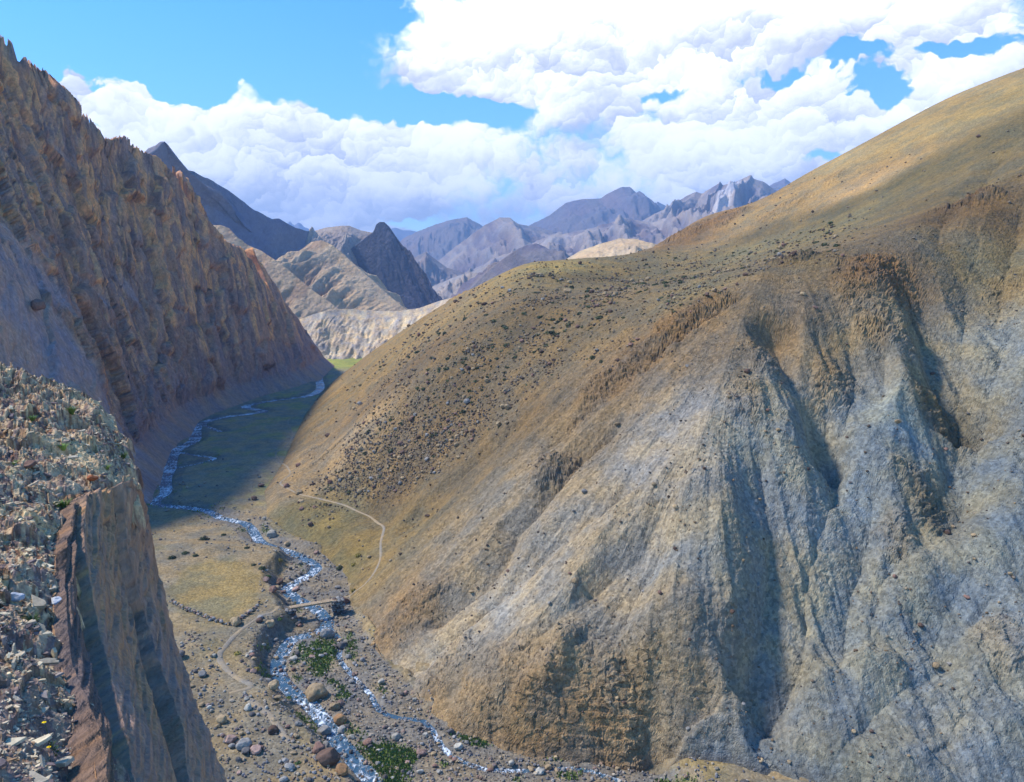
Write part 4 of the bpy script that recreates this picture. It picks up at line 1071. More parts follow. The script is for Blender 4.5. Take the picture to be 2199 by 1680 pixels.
# ================================================================== THINGS
def ico(sub):
    t = (1 + 5 ** 0.5) / 2
    V = np.array([(-1, t, 0), (1, t, 0), (-1, -t, 0), (1, -t, 0), (0, -1, t), (0, 1, t), (0, -1, -t), (0, 1, -t), (t, 0, -1), (t, 0, 1), (-t, 0, -1), (-t, 0, 1)], float)
    F = [(0, 11, 5), (0, 5, 1), (0, 1, 7), (0, 7, 10), (0, 10, 11), (1, 5, 9), (5, 11, 4), (11, 10, 2), (10, 7, 6), (7, 1, 8), (3, 9, 4), (3, 4, 2), (3, 2, 6), (3, 6, 8), (3, 8, 9), (4, 9, 5), (2, 4, 11), (6, 2, 10), (8, 6, 7), (9, 8, 1)]
    V /= np.linalg.norm(V, axis=1)[:, None]
    for _ in range(sub):
        mid = {}; nf = []; V = list(V)
        def m(a, c):
            k = (min(a, c), max(a, c))
            if k not in mid:
                q = (V[a] + V[c]) / 2; V.append(q / np.linalg.norm(q)); mid[k] = len(V) - 1
            return mid[k]
        for a, c, d in F:
            x, y, z = m(a, c), m(c, d), m(d, a)
            nf += [(a, x, z), (c, y, x), (d, z, y), (x, y, z)]
        V = np.array(V); F = nf
    return V, np.array(F)

def rock_shape(sub, seed, cuts=7, flat=1.0):
    rg = np.random.default_rng(seed)
    V, F = ico(sub)
    V = V.copy()
    for _ in range(cuts):       # break faces off the block
        n = rg.normal(size=3); n /= np.linalg.norm(n); d = rg.uniform(0.55, 0.88)
        t = V @ n
        V -= n[None] * np.maximum(t - d, 0)[:, None]
    if sub > 1:
        V *= (1 + 0.10 * pn3(V[:, 0] * 1.7 + seed, V[:, 1] * 1.7, V[:, 2] * 1.7) + 0.05 * pn3(V[:, 0] * 4 + seed, V[:, 1] * 4, V[:, 2] * 4))[:, None]
    V *= rg.uniform(0.8, 1.2, 3)[None] * np.array([1, 1, 0.78 * flat])
    return V, F

ROCKS = [rock_shape(3, 500 + k) for k in range(6)]
PEBS = [rock_shape(0, 520 + k, 3) for k in range(6)]
MIDS = [rock_shape(1, 540 + k, 6) for k in range(8)]
def paint(rgb, lam=0.25, var=0.35, name='stone', bump=0.6):
    return mat_plain(name, lin(rgb) * 0.72, var, lam, bump)
M_ROCK = {k: paint(v, 0.5, 0.35, 'stone_' + k) for k, v in dict(tan=(178, 150, 108), grey=(156, 150, 142), red=(150, 112, 94), brown=(112, 86, 70), pink=(176, 140, 122), pale=(196, 186, 166), ochre=(170, 126, 78), dark=(104, 98, 94), white=(206, 210, 216), orange=(206, 116, 62)).items()}
def rock_mesh(shape, mat, smooth=True):
    me = mesh_from('boulder', shape[0], shape[1], None, smooth); me.materials.append(mat); return me

# ---- ground height of what was built, for setting things down
def floor_z(x, y):
    return float(h_floor(np.array([x]), np.array([y]))[0])
class Near:
    """nearest built vertex of a terrain grid"""
    def __init__(s, G, cell):
        P = G.reshape(-1, 3); s.P = P; s.c = cell
        k = np.floor(P[:, :2] / cell).astype(int)
        s.d = {}
        for i, (a, c) in enumerate(map(tuple, k)): s.d.setdefault((a, c), []).append(i)
    def z(s, x, y):
        a, c = int(math.floor(x / s.c)), int(math.floor(y / s.c))
        idx = [i for p in (-1, 0, 1) for q in (-1, 0, 1) for i in s.d.get((a + p, c + q), [])]
        if not idx: return None
        Q = s.P[idx]
        return float(Q[np.argmin((Q[:, 0] - x) ** 2 + (Q[:, 1] - y) ** 2), 2])
def ground_hit(px, py):
    """point of floor or mountainside seen at a pixel"""
    f = lambda x, y: np.maximum(h_floor(x, y), h_hill(x, y))
    return hit(px, py, f, 80, 640, 900)

# ---- paths
M_PATH = mat_ground('path_dust', 0.25, 0.22, 0.3, speck=0.2)
def path(pts, half, label, on_hill):
    Q = np.array([ground_hit(*p)[:2] for p in pts])
    S = resample(Q, 0.7)
    XY, s, a = ribbon(S, half, 0, 7, 0.35, 3)
    Z = np.maximum(h_floor(XY[..., 0], XY[..., 1]), h_hill(XY[..., 0], XY[..., 1]) + 0.02)
    # a trodden path lies level across, a little above the loose stones
    Z = 0.5 * Z + 0.5 * Z.mean(1, keepdims=True)
    Z = np.maximum(Z, np.maximum(h_floor(XY[..., 0], XY[..., 1]), h_hill(XY[..., 0], XY[..., 1]))) + 0.13 - 0.14 * np.abs(a)[None] ** 4
    G = np.concatenate([XY, Z[..., None]], -1)
    c = 0.64 * lin((178, 160, 130)) * (1 + 0.10 * fbm(XY[..., 0], XY[..., 1], 3, 3, .5, 551)[..., None])
    o = link('path', grid_mesh('path', G, c), M_PATH)
    tag(o, label, 'path', kind='structure')
path(HPATH, 0.34, 'pale footpath climbing from the bridge along the foot of the right slope', True)
path([(622, 1304), (592, 1312), (560, 1325), (530, 1345), (508, 1362), (485, 1388), (472, 1405), (474, 1422), (490, 1442), (515, 1460), (541, 1474), (520, 1483), (492, 1490)], 0.5, 'pale footpath curving over the left bank down from the bridge', False)
path([(532, 1500), (560, 1522), (581, 1540), (598, 1565), (612, 1582), (624, 1596)], 0.6, 'faint dusty track among stones below the path bend', False)

# ---- the footbridge
def boxv(x0, x1, y0, y1, z0, z1):
    V = np.array([[x, y, z] for z in (z0, z1) for x, y in ((x0, y0), (x1, y0), (x1, y1), (x0, y1))], float)
    F = np.array([[3, 2, 1, 0], [4, 5, 6, 7], [0, 1, 5, 4], [1, 2, 6, 5], [2, 3, 7, 6], [3, 0, 4, 7]])
    return V, F
def join(parts):
    Vs, Fs, o = [], [], 0
    for V, F in parts: Vs.append(V); Fs.append(F + o); o += len(V)
    return np.vstack(Vs), np.vstack(Fs)
DECK_Z = 3.3
ba, bb = on_z(628, 1303, DECK_Z), on_z(716, 1288, DECK_Z)
BL = np.linalg.norm(bb - ba); bang = math.atan2(bb[1] - ba[1], bb[0] - ba[0])
M_WOOD = mat_plain('weathered_wood', lin((176, 150, 116)), 0.3, 0.4, 0.4)
br = bpy.data.objects.new('footbridge', None); C.objects.link(br); br.location = tuple(ba[:2]) + (0,); br.rotation_euler = (0, 0, bang)
tag(br, 'narrow wooden footbridge spanning the river below the dry field', 'bridge')
rg = np.random.default_rng(3)
n = 26
deck = []
for k in range(n):
    x0 = -0.6 + (BL + 1.2) * k / n
    deck.append(boxv(x0 + 0.02, x0 + (BL + 1.2) / n - 0.02, -0.65 + rg.uniform(-.08, .08), 0.65 + rg.uniform(-.08, .08), DECK_Z - 0.07, DECK_Z + rg.uniform(0, .03)))
link('deck', mesh_from('deck', *join(deck), None, False), M_WOOD, br)
for y in (-0.4, 0.4):
    V, F = ico(1); nseg = 14
    th = np.linspace(0, 2 * np.pi, 9)[:-1]; xs = np.linspace(-0.9, BL + 0.9, 12)
    G = np.stack([np.repeat(xs[:, None], 8, 1), y + 0.17 * np.cos(th)[None] * np.ones((12, 1)), DECK_Z - 0.26 + 0.17 * np.sin(th)[None] + 0.05 * np.sin(xs[:, None] * 0.4)], -1)
    idx = np.arange(96).reshape(12, 8); F = np.stack([idx[:-1], np.roll(idx, -1, 1)[:-1], np.roll(idx, -1, 1)[1:], idx[1:]], -1).reshape(-1, 4)
    link('beam', mesh_from('beam', G.reshape(-1, 3), F), M_WOOD, br)
def stone_pile(parent, name, x0, x1, y0, y1, z1, seed):
    rg = np.random.default_rng(seed)
    ab = bpy.data.objects.new(name, None); C.objects.link(ab); ab.parent = parent
    z = -0.3
    while z < z1 - 0.15:
        hgt = rg.uniform(0.4, 0.6); x = x0
        while x < x1:
            w = rg.uniform(0.5, 1.0)
            for y in (y0, (y0 + y1) / 2, y1):
                o = link('stone', STONE_ME[rg.integers(len(STONE_ME))], None, ab)
                o.location = (x + w / 2, y + rg.uniform(-.1, .1), z + hgt / 2); o.rotation_euler = (rg.uniform(-.2, .2), rg.uniform(-.2, .2), rg.uniform(0, 6.28)); o.scale = (w * 0.62, 0.55, hgt * 0.72)
            x += w
        z += hgt * 0.9
STONE_ME = [rock_mesh(MIDS[k], M_ROCK[['grey', 'dark', 'brown', 'grey'][k % 4]], False) for k in range(4)]
stone_pile(br, 'abutment', BL - 0.3, BL + 1.6, -0.8, 0.8, DECK_Z - 0.2, 5)
stone_pile(br, 'abutment', -1.6, 0.2, -0.8, 0.8, DECK_Z - 0.2, 6)

# ---- boulders one can point at: px, py (foot), width in px, colour, label
BIG = [
    (677, 1508, 40, 'tan', 'largest tan boulder standing in the river bed beside the rapids'), (719, 1527, 23, 'tan', 'square tan boulder just downstream of the largest boulder'), (730, 1556, 23, 'ochre', 'tan boulder third in line below the largest boulder'),
    (702, 1644, 42, 'brown', 'biggest dark brown boulder on the left bank near the bottom edge'), (683, 1619, 26, 'red', 'reddish boulder leaning on the biggest dark brown boulder'), (733, 1664, 26, 'ochre', 'ochre boulder touching the water right of the dark brown boulder'),
    (585, 1577, 19, 'brown', 'dark red block at the end of the faint dusty track'), (547, 1622, 23, 'pink', 'rounded pinkish boulder among rubble in the lower left bank'), (522, 1613, 26, 'grey', 'flat grey slab left of the rounded pinkish boulder'),
    (494, 1597, 21, 'pink', 'pink boulder left of the flat grey slab'), (475, 1555, 21, 'tan', 'tan boulder nearest the dark cliff on the left bank'), (694, 1580, 24, 'grey', 'grey boulder at the left edge of the lower rapids'),
    (735, 1578, 17, 'grey', 'small grey boulder at the right edge of the lower rapids'), (630, 1421, 17, 'pale', 'pale boulder at the left tip of the green island'), (586, 1481, 21, 'tan', 'tan boulder on the bank edge below the path bend'),
    (433, 1454, 17, 'grey', 'lone grey boulder left of the path bend'), (579, 1352, 19, 'tan', 'tan boulder on the bank between path and bridge'), (702, 1371, 26, 'grey', 'flat grey boulder where the river splits below the bridge'),
    (583, 1156, 21, 'pale', 'pale boulder at the bend upstream of the bridge'), (738, 1297, 21, 'red', 'reddish block beside the right end of the bridge'), (505, 1345, 23, 'tan', 'tan boulder at the lower corner of the field wall'),
    (735, 1396, 23, 'dark', 'dark boulder beside the round bush on the island'), (556, 1338, 14, 'brown', 'small brown boulder beside the path near the bridge'), (600, 1256, 16, 'brown', 'brown boulder on the bank left of the rapids above the bridge'),
    (586, 1272, 16, 'red', 'red boulder at the right corner of the dry field'), (570, 1250, 14, 'pink', 'pink boulder at the upper right corner of the dry field'), (645, 1082, 12, 'tan', 'tan boulder just below the footpath on the right bank'),
    (640, 1063, 16, 'tan', 'large tan boulder just above the footpath on the right bank'), (615, 1048, 14, 'red', 'reddish boulder at the sharp turn of the footpath'), (640, 1004, 14, 'red', 'red boulder upslope of the footpath at the shadow edge'), (545, 1075, 12, 'brown', 'brown boulder on the gravel bar across from the footpath'),
    (640, 1345, 15, 'dark', 'dark boulder at the left water edge under the bridge'), (850, 1590, 16, 'pale', 'pale boulder in the gravel below the rocky bluff'), (985, 1612, 18, 'pale', 'pale boulder at the foot of the rocky bluff beside green grass'),
    (1160, 1664, 16, 'pale', 'pale flat stone in the side stream under the bluff'), (640, 1560, 13, 'grey', 'grey boulder on the left bank beside the upper rapids'), (450, 1620, 15, 'grey', 'grey boulder against the foot of the dark cliff')]
for k, (px, py, w, cn, label) in enumerate(BIG):
    q = ground_hit(px, py)
    dist = math.hypot(q[1], CAMZ - q[2])
    rad = w / FPX * dist * 0.5
    me = rock_mesh(ROCKS[k % 6], M_ROCK[cn])
    me.name = 'boulder'
    o = link('boulder', me)
    o.location = (q[0], q[1] + rad * 0.5, q[2] + rad * 0.50); o.scale = (rad * 1.05, rad * 1.0, rad * 1.05); o.rotation_euler = (0.15 * math.sin(k * 3), 0.2 * math.cos(k * 5), k * 1.7)
    tag(o, label, 'boulder', 'boulders on the valley floor')
# the red boulder lying on the scree of the rock wall
q = hit(73, 660, h_wall, 120, 640, 3000)
o = link('boulder', rock_mesh(ROCKS[2], M_ROCK['red'])); o.location = q + np.array([1.5, -1.0, 0.6]); o.scale = (2.2, 2.2, 2.2)
tag(o, 'red boulder lying on the scree of the shaded rock wall', 'boulder', 'boulders on the rock wall')

# ---- dry stone wall round the field
fw = [(368, 1297), (395, 1312), (420, 1322), (450, 1333), (478, 1343), (500, 1347), (520, 1332), (542, 1318), (556, 1302)]
Q = resample(np.array([on_z(px, py, 3.2)[:2] for px, py in fw]), 0.62)
wl = bpy.data.objects.new('field_wall', None); C.objects.link(wl); wl.location = (Q[0, 0], Q[0, 1], 0)
tag(wl, 'low dry stone wall along the lower edge of the dry field', 'stone wall')
wst = [rock_mesh(MIDS[k], M_ROCK[['grey', 'tan', 'dark', 'pink'][k % 4]], False) for k in range(4, 8)]
cnt = 0
for i, (x, y) in enumerate(Q):
    z = floor_z(x, y)
    for lev in range(2):
        if lev and rg.random() < 0.35: continue
        o = link('stone', wst[(i + lev) % 4], None, wl)
        r_ = rg.uniform(0.30, 0.48)
        o.location = (x - Q[0, 0] + rg.uniform(-.15, .15), y - Q[0, 1] + rg.uniform(-.15, .15), z + 0.2 + lev * 0.38); o.scale = (r_, r_, r_ * 0.8); o.rotation_euler = (0, 0, rg.uniform(0, 6))
        cnt += 1

# ---- words for where a loose thing lies
def to_px(p):
    v = np.asarray(p, float) - np.array([0, 0, CAMZ]); c, s_ = math.cos(PITCH), math.sin(PITCH)
    zc = v[1] * c - v[2] * s_; yc = v[1] * s_ + v[2] * c
    return CX + FPX * v[0] / zc, CY - FPX * yc / zc
HILL_PLACES = [(800, 1000, 'just above the footpath'), (700, 1010, 'at the edge of the wall shadow'), (870, 1050, 'in the dark talus above the footpath'), (1000, 960, 'low on the shrubby slope'), (1150, 590, 'on the grassy shoulder'),
    (1000, 690, 'on the left rim of the shrubby slope'), (1200, 720, 'in the middle of the shrubby slope'), (900, 830, 'on the far left of the shrubby slope'), (1400, 580, 'below the brown knob on the skyline'), (1650, 530, 'high under the golden slope'),
    (1400, 760, 'beside the brown gully crags'), (1200, 860, 'on the brown slope left of the crags'), (1650, 680, 'on the brown slope above the grey gullies'), (1850, 600, 'near the highest orange crag'), (1500, 1050, 'on the pale scree ribs'), (1150, 1300, 'on the scree above the rocky bluff'),
    (1800, 1100, 'between the grey gullies'), (2050, 1300, 'on the grey slope at the right edge'), (1100, 1550, 'on the rocky bluff'), (850, 1250, 'on the slope above the bridge'), (1900, 1600, 'low on the slope at the bottom right'), (1900, 380, 'on the smooth golden slope')]
FLOOR_PLACES = [(670, 1300, 'beside the footbridge'), (680, 1490, 'around the largest tan boulder'), (700, 1620, 'near the biggest dark brown boulder'), (690, 1410, 'on the green gravel island'), (540, 1420, 'inside the path bend'), (450, 1380, 'left of the footpath'),
    (420, 1330, 'below the dry field wall'), (440, 1180, 'upstream of the dry field'), (580, 1250, 'between the dry field and the rapids'), (650, 1210, 'in the river bend above the bridge'), (760, 1480, 'along the narrow right branch'), (900, 1570, 'on the gravel below the rocky bluff'),
    (1100, 1650, 'beside the side stream under the bluff'), (480, 1500, 'in the rubble below the path'), (520, 1600, 'in the rubble at the lower left'), (820, 1640, 'on the gravel bar at the bottom'), (450, 1090, 'beside the upstream rapids'), (600, 1560, 'on the bank beside the dusty track'), (500, 1000, 'on the shaded gravel flats')]
def where(p, places):
    x, y = to_px(p)
    return min(places, key=lambda q: (q[0] - x) ** 2 + (q[1] - y) ** 2)[2]
def sized(v, lo, hi): return 'small' if v < lo else ('large' if v > hi else 'medium sized')

# ---- loose stones
def place_many(points, sizes, shapes, mats, name, label, cat, group, n_each=300, smooth=False, stuff_name=None, stuff_label=None, stuff_cat=None, cheap=None, stuff_mat=None, cols=None, sink=0.25, dists=None, places=None):
    """the largest n_each as single things, the rest as one mass"""
    order = np.argsort(-(sizes / dists))
    me = [rock_mesh(shapes[i % len(shapes)], mats[i % len(mats)], smooth) for i in range(max(len(shapes), len(mats)) * 2)]
    sc_ = (sizes / dists)[order[:n_each]]; q1, q2 = np.quantile(sc_, [.4, .8])
    for j in order[:n_each]:
        mi_ = int(RNG.integers(len(me))); o = link(name, me[mi_])
        word = me[mi_].materials[0].name.replace('stone_', '')
        word = dict(tan='tan', pale='pale', red='reddish', dark='dark grey', pink='pinkish').get(word, word)
        lab = f"{sized(sizes[j] / dists[j], q1, q2)} {word} {label} {where(points[j], places)}"
        o.location = tuple(points[j] + np.array([0, 0, sizes[j] * (0.5 - sink)])); s_ = sizes[j] * 0.5
        o.scale = (s_ * RNG.uniform(.8, 1.3), s_ * RNG.uniform(.8, 1.3), s_ * RNG.uniform(.7, 1.1)); o.rotation_euler = (RNG.uniform(-.3, .3), RNG.uniform(-.3, .3), RNG.uniform(0, 6.28))
        tag(o, lab, cat, group)
    rest = order[n_each:]
    if len(rest) == 0: return
    Vs, Fs, Cc, off = [], [], [], 0
    for j in rest:
        V, F = cheap[int(RNG.integers(len(cheap)))]
        a = RNG.uniform(0, 6.28); c, s = math.cos(a), math.sin(a)
        s_ = sizes[j] * 0.5
        W_ = V * np.array([s_ * RNG.uniform(.8, 1.3), s_ * RNG.uniform(.8, 1.3), s_ * RNG.uniform(.7, 1.1)])
        W_ = np.stack([W_[:, 0] * c - W_[:, 1] * s, W_[:, 0] * s + W_[:, 1] * c, W_[:, 2]], 1) + points[j] + np.array([0, 0, sizes[j] * (0.5 - sink)])
        Vs.append(W_); Fs.append(F + off); off += len(V)
        Cc.append(np.tile(lin(cols[int(RNG.integers(len(cols)))]) * RNG.uniform(.5, .85), (len(V), 1)))
    o = link(stuff_name, mesh_from(stuff_name, np.vstack(Vs), np.vstack(Fs), np.clip(np.vstack(Cc), 0, 1), False), stuff_mat)
    tag(o, stuff_label, stuff_cat, kind='stuff')

M_STONES = mat_ground('loose_stone', 0.2, 0.3, 0.4, speck=0.2)
SCOL = [(168, 158, 144), (150, 144, 138), (178, 164, 140), (140, 128, 118), (162, 136, 118), (130, 126, 124), (186, 176, 158)]
# on the valley floor: thick in the river bed and on the rubble of the left bank
fp = G_F.reshape(-1, 3); fr_ = rd.reshape(-1)
okf = (fp[:, 1] < 330) & (fr_ > -1.0) & (fp[:, 0] > -118) & (h_hill(fp[:, 0], fp[:, 1]) < 1.0) & (~in_poly(fp[:, 0], fp[:, 1], FIELD))
bedm = in_poly(fp[:, 0], fp[:, 1], RBED)
rub = in_poly(fp[:, 0], fp[:, 1], floor_line([(400, 1340), (470, 1400), (480, 1490), (560, 1500), (700, 1640), (760, 1720), (420, 1720), (380, 1400)], 3.0))
bank = fr_ < 6
wgt = okf * (0.18 + 1.5 * bedm + 1.3 * rub + 1.2 * bank) * (fp[:, 1] < 260) + okf * 0.12
idx = RNG.choice(len(fp), 9500, replace=False, p=wgt / wgt.sum())
P_ = fp[idx].copy(); P_[:, 2] = np.maximum(P_[:, 2], -0.15); dist = np.hypot(P_[:, 1], CAMZ)
sz = np.clip(0.30 * np.exp(0.55 * RNG.normal(size=len(idx))), 0.16, 1.6) * (1 + 0.25 * rub[idx]) * (dist / 150) ** 0.6
place_many(P_, sz, MIDS, [M_ROCK[k] for k in ('grey', 'tan', 'pale', 'red', 'dark', 'grey', 'pink', 'tan')], 'stone', 'stone lying', 'stone', 'loose stones on the valley floor',
           300, False, 'gravel', 'countless small stones and gravel strewn over the valley floor', 'gravel', PEBS, M_STONES, SCOL, dists=dist, places=FLOOR_PLACES)
# on the mountainside
def zone(pts): return np.array([hit(px, py, h_hill)[:2] for px, py in pts])
Z_SHRUB = zone([(790, 800), (960, 660), (1120, 575), (1400, 545), (1700, 500), (1860, 450), (1800, 540), (1500, 640), (1350, 760), (1150, 880), (900, 1040), (700, 1090), (650, 1050), (760, 930)])
hp = G_HILL.reshape(-1, 3)
zd, _ = poly_dist(hp[:, 0], hp[:, 1], np.vstack([Z_SHRUB, Z_SHRUB[:1]]))
zd = np.where(in_poly(hp[:, 0], hp[:, 1], Z_SHRUB), zd, -zd) + 16 * fbm(hp[:, 0], hp[:, 1], 28, 4, 0.6, 569)
inz = sstep(zd, -9, 14) * (hp[:, 2] > 2)
clump = sstep(fbm(hp[:, 0], hp[:, 1], 18, 4, 0.6, 571), -0.05, 0.35) ** 2 * 2.0
talus = sum(np.exp(-((hp[:, 0] - q[0]) ** 2 + (hp[:, 1] - q[1]) ** 2) / r_ ** 2) for q, r_ in [(hit(860, 1050, h_hill), 16), (hit(780, 1075, h_hill), 14), (hit(960, 985, h_hill), 12), (hit(730, 1000, h_hill), 12)])
pdh = poly_dist(hp[:, 0], hp[:, 1], HPW)[0] > 1.2
wgt = inz * pdh * (0.25 + 0.8 * clump + 2.2 * talus) + 0.07 * (hp[:, 2] > 3) * pdh * (hp[:, 2] < 125) * (0.3 + clump)
idx = RNG.choice(len(hp), 11000, replace=False, p=wgt / wgt.sum())
P_ = hp[idx]; dist = np.linalg.norm(P_ - np.array([0, 0, CAMZ]), axis=1)
sz = np.clip(0.40 * np.exp(0.55 * RNG.normal(size=len(idx))), 0.2, 2.2) * (dist / 220) ** 0.8
place_many(P_, sz, MIDS, [M_ROCK[k] for k in ('brown', 'tan', 'red', 'tan', 'grey', 'tan')], 'rock', 'rock on the mountainside', 'rock', 'rocks on the mountainside',
           300, False, 'scree', 'countless small stones scattered down the right mountainside', 'scree', PEBS, M_STONES, [(150, 124, 92), (130, 108, 84), (110, 92, 76), (166, 146, 116), (120, 112, 102)], dists=dist, places=HILL_PLACES)

# ---- shrubs
def shrub_shape(seed, nleaf, spread=1.0, leaf=0.16):
    rg = np.random.default_rng(seed)
    d = rg.normal(size=(nleaf, 3)); d[:, 2] = np.abs(d[:, 2]); d /= np.linalg.norm(d, axis=1)[:, None]
    rr = rg.uniform(0.45, 1.0, nleaf) * (1 + 0.3 * pn3(d[:, 0] * 2 + seed, d[:, 1] * 2, d[:, 2] * 2))
    p = d * rr[:, None] * np.array([spread, spread, 0.8])
    t = np.cross(d, rg.normal(size=(nleaf, 3))); t /= np.linalg.norm(t, axis=1)[:, None]
    u = np.cross(d, t) + 0.5 * d
    l = leaf * rg.uniform(.7, 1.4, nleaf)[:, None]
    V = np.stack([p - t * l, p + u * l * 1.4, p + t * l, p - u * l * 0.9], 1).reshape(-1, 3)
    F = np.arange(nleaf * 4).reshape(-1, 4)
    return V, F
def mat_leaf(name, rgb):
    m, b, bs = new_mat(name)
    geo = b.n('ShaderNodeNewGeometry'); oi = b.n('ShaderNodeObjectInfo')
    n = b.noise(geo.outputs['Position'], 6.0, 3, 0.6)
    k = b.m('MULTIPLY', b.ss(n, 0.3, 0.7, 0.6, 1.4, 'LINEAR'), b.ss(oi.outputs['Random'], 0, 1, 0.7, 1.3, 'LINEAR'))
    kc = b.n('ShaderNodeCombineColor')
    for i in range(3): b.L.new(k, kc.inputs[i])
    b.L.new(b.mix(1.0, tuple(rgb) + (1,), kc.outputs[0], 'MULTIPLY'), bs.inputs['Base Color'])
    return m
M_LEAF = [mat_leaf('dry_shrub_leaf', (0.085, 0.088, 0.045)), mat_leaf('dark_shrub_leaf', (0.055, 0.068, 0.034)), mat_leaf('bush_leaf', (0.085, 0.13, 0.04)), mat_leaf('yellow_shrub_leaf', (0.26, 0.20, 0.05)), mat_leaf('fresh_leaf', (0.16, 0.24, 0.06))]
SH = [mesh_from('shrub', *shrub_shape(600 + k, 70, 1.0, 0.24), None, False) for k in range(6)]
for k, me in enumerate(SH): me.materials.append(M_LEAF[k % 2])
wgt = inz * pdh * (0.15 + 0.9 * sstep(fbm(hp[:, 0], hp[:, 1], 30, 3, 0.5, 581), -0.2, 0.4)) * (0.4 + sstep(hp[:, 2], 20, 55))
idx = RNG.choice(len(hp), 900, replace=False, p=wgt / wgt.sum())
P_ = hp[idx]; dist = np.linalg.norm(P_ - np.array([0, 0, CAMZ]), axis=1)
sz = np.clip(0.75 * np.exp(0.6 * RNG.normal(size=len(idx))), 0.4, 2.2)
order = np.argsort(-sz / dist)
q1, q2 = np.quantile((sz / dist)[order[:300]], [.4, .8])
for j in order[:300]:
    mi_ = int(RNG.integers(6)); o = link('shrub', SH[mi_]); o.location = tuple(P_[j] - np.array([0, 0, 0.08])); s_ = sz[j] * 0.5
    o.scale = (s_, s_, s_ * RNG.uniform(.7, 1.0)); o.rotation_euler = (0, 0, RNG.uniform(0, 6.28))
    tag(o, f"{sized(sz[j] / dist[j], q1, q2)} {('olive', 'dark green')[mi_ % 2]} shrub {where(P_[j], HILL_PLACES)}", 'shrub', 'shrubs on the mountainside')
Vs, Fs, off = [], [], 0
cheap = [shrub_shape(620 + k, 14, 1.0, 0.42) for k in range(4)]
for j in order[300:]:
    V, F = cheap[int(RNG.integers(4))]; Vs.append(V * sz[j] * 0.5 + P_[j]); Fs.append(F + off); off += len(V)
o = link('undergrowth', mesh_from('undergrowth', np.vstack(Vs), np.vstack(Fs), None, False), M_LEAF[0])
tag(o, 'many tiny dry shrubs dotting the mountainside', 'undergrowth', kind='stuff')
BUSH = [(706, 1400, 30, 2, 'round green bush on the gravel island'), (731, 1222, 18, 1, 'dark bush alone on the right river bank above the bridge'), (530, 1178, 14, 1, 'dark bush on the left bank near the upper bend'), (438, 1160, 22, 1, 'dark bush in the grass upstream of the dry field'),
        (398, 1190, 16, 1, 'dark bush left above the dry field'), (420, 1195, 14, 1, 'smaller dark bush right of the one above the field'), (370, 1200, 18, 1, 'dark bush beside the dark cliff above the field'), (563, 1222, 16, 1, 'dark bush between the field and the rapids'),
        (575, 1240, 14, 2, 'green bush on the bank above the bridge'), (545, 1215, 12, 0, 'dry bush at the upper right of the field'), (600, 1205, 14, 3, 'yellowish bush on the bank upstream of the bridge'), (770, 1195, 16, 3, 'yellow bush on the right bank below the footpath'),
        (760, 1215, 14, 3, 'second yellow bush on the right bank, lower down'), (760, 1270, 14, 3, 'yellow bush beside the right end of the bridge'), (640, 1640, 14, 2, 'green bush near the dark brown boulder'), (620, 1500, 14, 2, 'green bush on the steep bank below the path bend'),
        (550, 1440, 16, 3, 'yellow bush inside the path bend'), (585, 1455, 16, 3, 'yellow green bush at the bank edge inside the path bend'), (510, 1405, 16, 3, 'orange yellow bush beside the curve of the path'), (600, 1330, 14, 2, 'green bush under the left end of the bridge'),
        (480, 1150, 12, 1, 'dark bush on the gravel bar upstream'), (455, 1108, 10, 1, 'small dark bush beside the upstream rapids'), (690, 1612 - 190, 14, 2, 'green bush low on the gravel island'), (655, 1412, 16, 2, 'green bush at the left end of the gravel island')]
for k, (px, py, w, mi, label) in enumerate(BUSH):
    q = ground_hit(px, py); dist = math.hypot(q[1], CAMZ - q[2]); rad = w / FPX * dist * 0.5
    me = mesh_from('leaves', *shrub_shape(640 + k, 420, 1.0, 0.11), None, False)
    o = link('bush', me, M_LEAF[mi]); o.location = tuple(q - np.array([0, 0, 0.1])); o.scale = (rad, rad, rad * 0.9); o.rotation_euler = (0, 0, k)
    tag(o, label, 'bush', 'bushes along the river')
# grass on the gravel islands and banks
gmf = gm.reshape(-1) * (fp[:, 1] < 300)
idx = RNG.choice(len(fp), 5000, replace=True, p=gmf / gmf.sum())
b0 = fp[idx] + np.stack([RNG.uniform(-.5, .5, 5000), RNG.uniform(-.5, .5, 5000), np.zeros(5000)], 1)
an = RNG.uniform(0, 6.28, 5000); hh = RNG.uniform(.18, .45, 5000)
dx = np.stack([np.cos(an), np.sin(an), 0 * an], 1) * 0.16
tip = np.stack([RNG.uniform(-.1, .1, 5000), RNG.uniform(-.1, .1, 5000), hh], 1)
V = np.stack([b0 - dx, b0 + dx, b0 + dx * .5 + tip, b0 - dx * .5 + tip], 1).reshape(-1, 3)
o = link('grass', mesh_from('grass', V, np.arange(20000).reshape(-1, 4), None, False), mat_leaf('grass_blade', (0.15, 0.20, 0.05)))
tag(o, 'green grass growing on the gravel islands and river banks', 'grass', kind='stuff')

# ---- on the near ledge
LN = Near(G_L, 0.4)
def ledge_hit(px, py):
    d = ray(px, py); Y = np.linspace(3.5, 24, 1500)
    X, Z = d[0] / d[1] * Y, CAMZ + d[2] / d[1] * Y
    for x, y, z in zip(X[::4], Y[::4], Z[::4]):
        g = LN.z(x, y)
        if g is not None and z < g: return np.array([x, y, g])
    return at(px, py, 8.0)
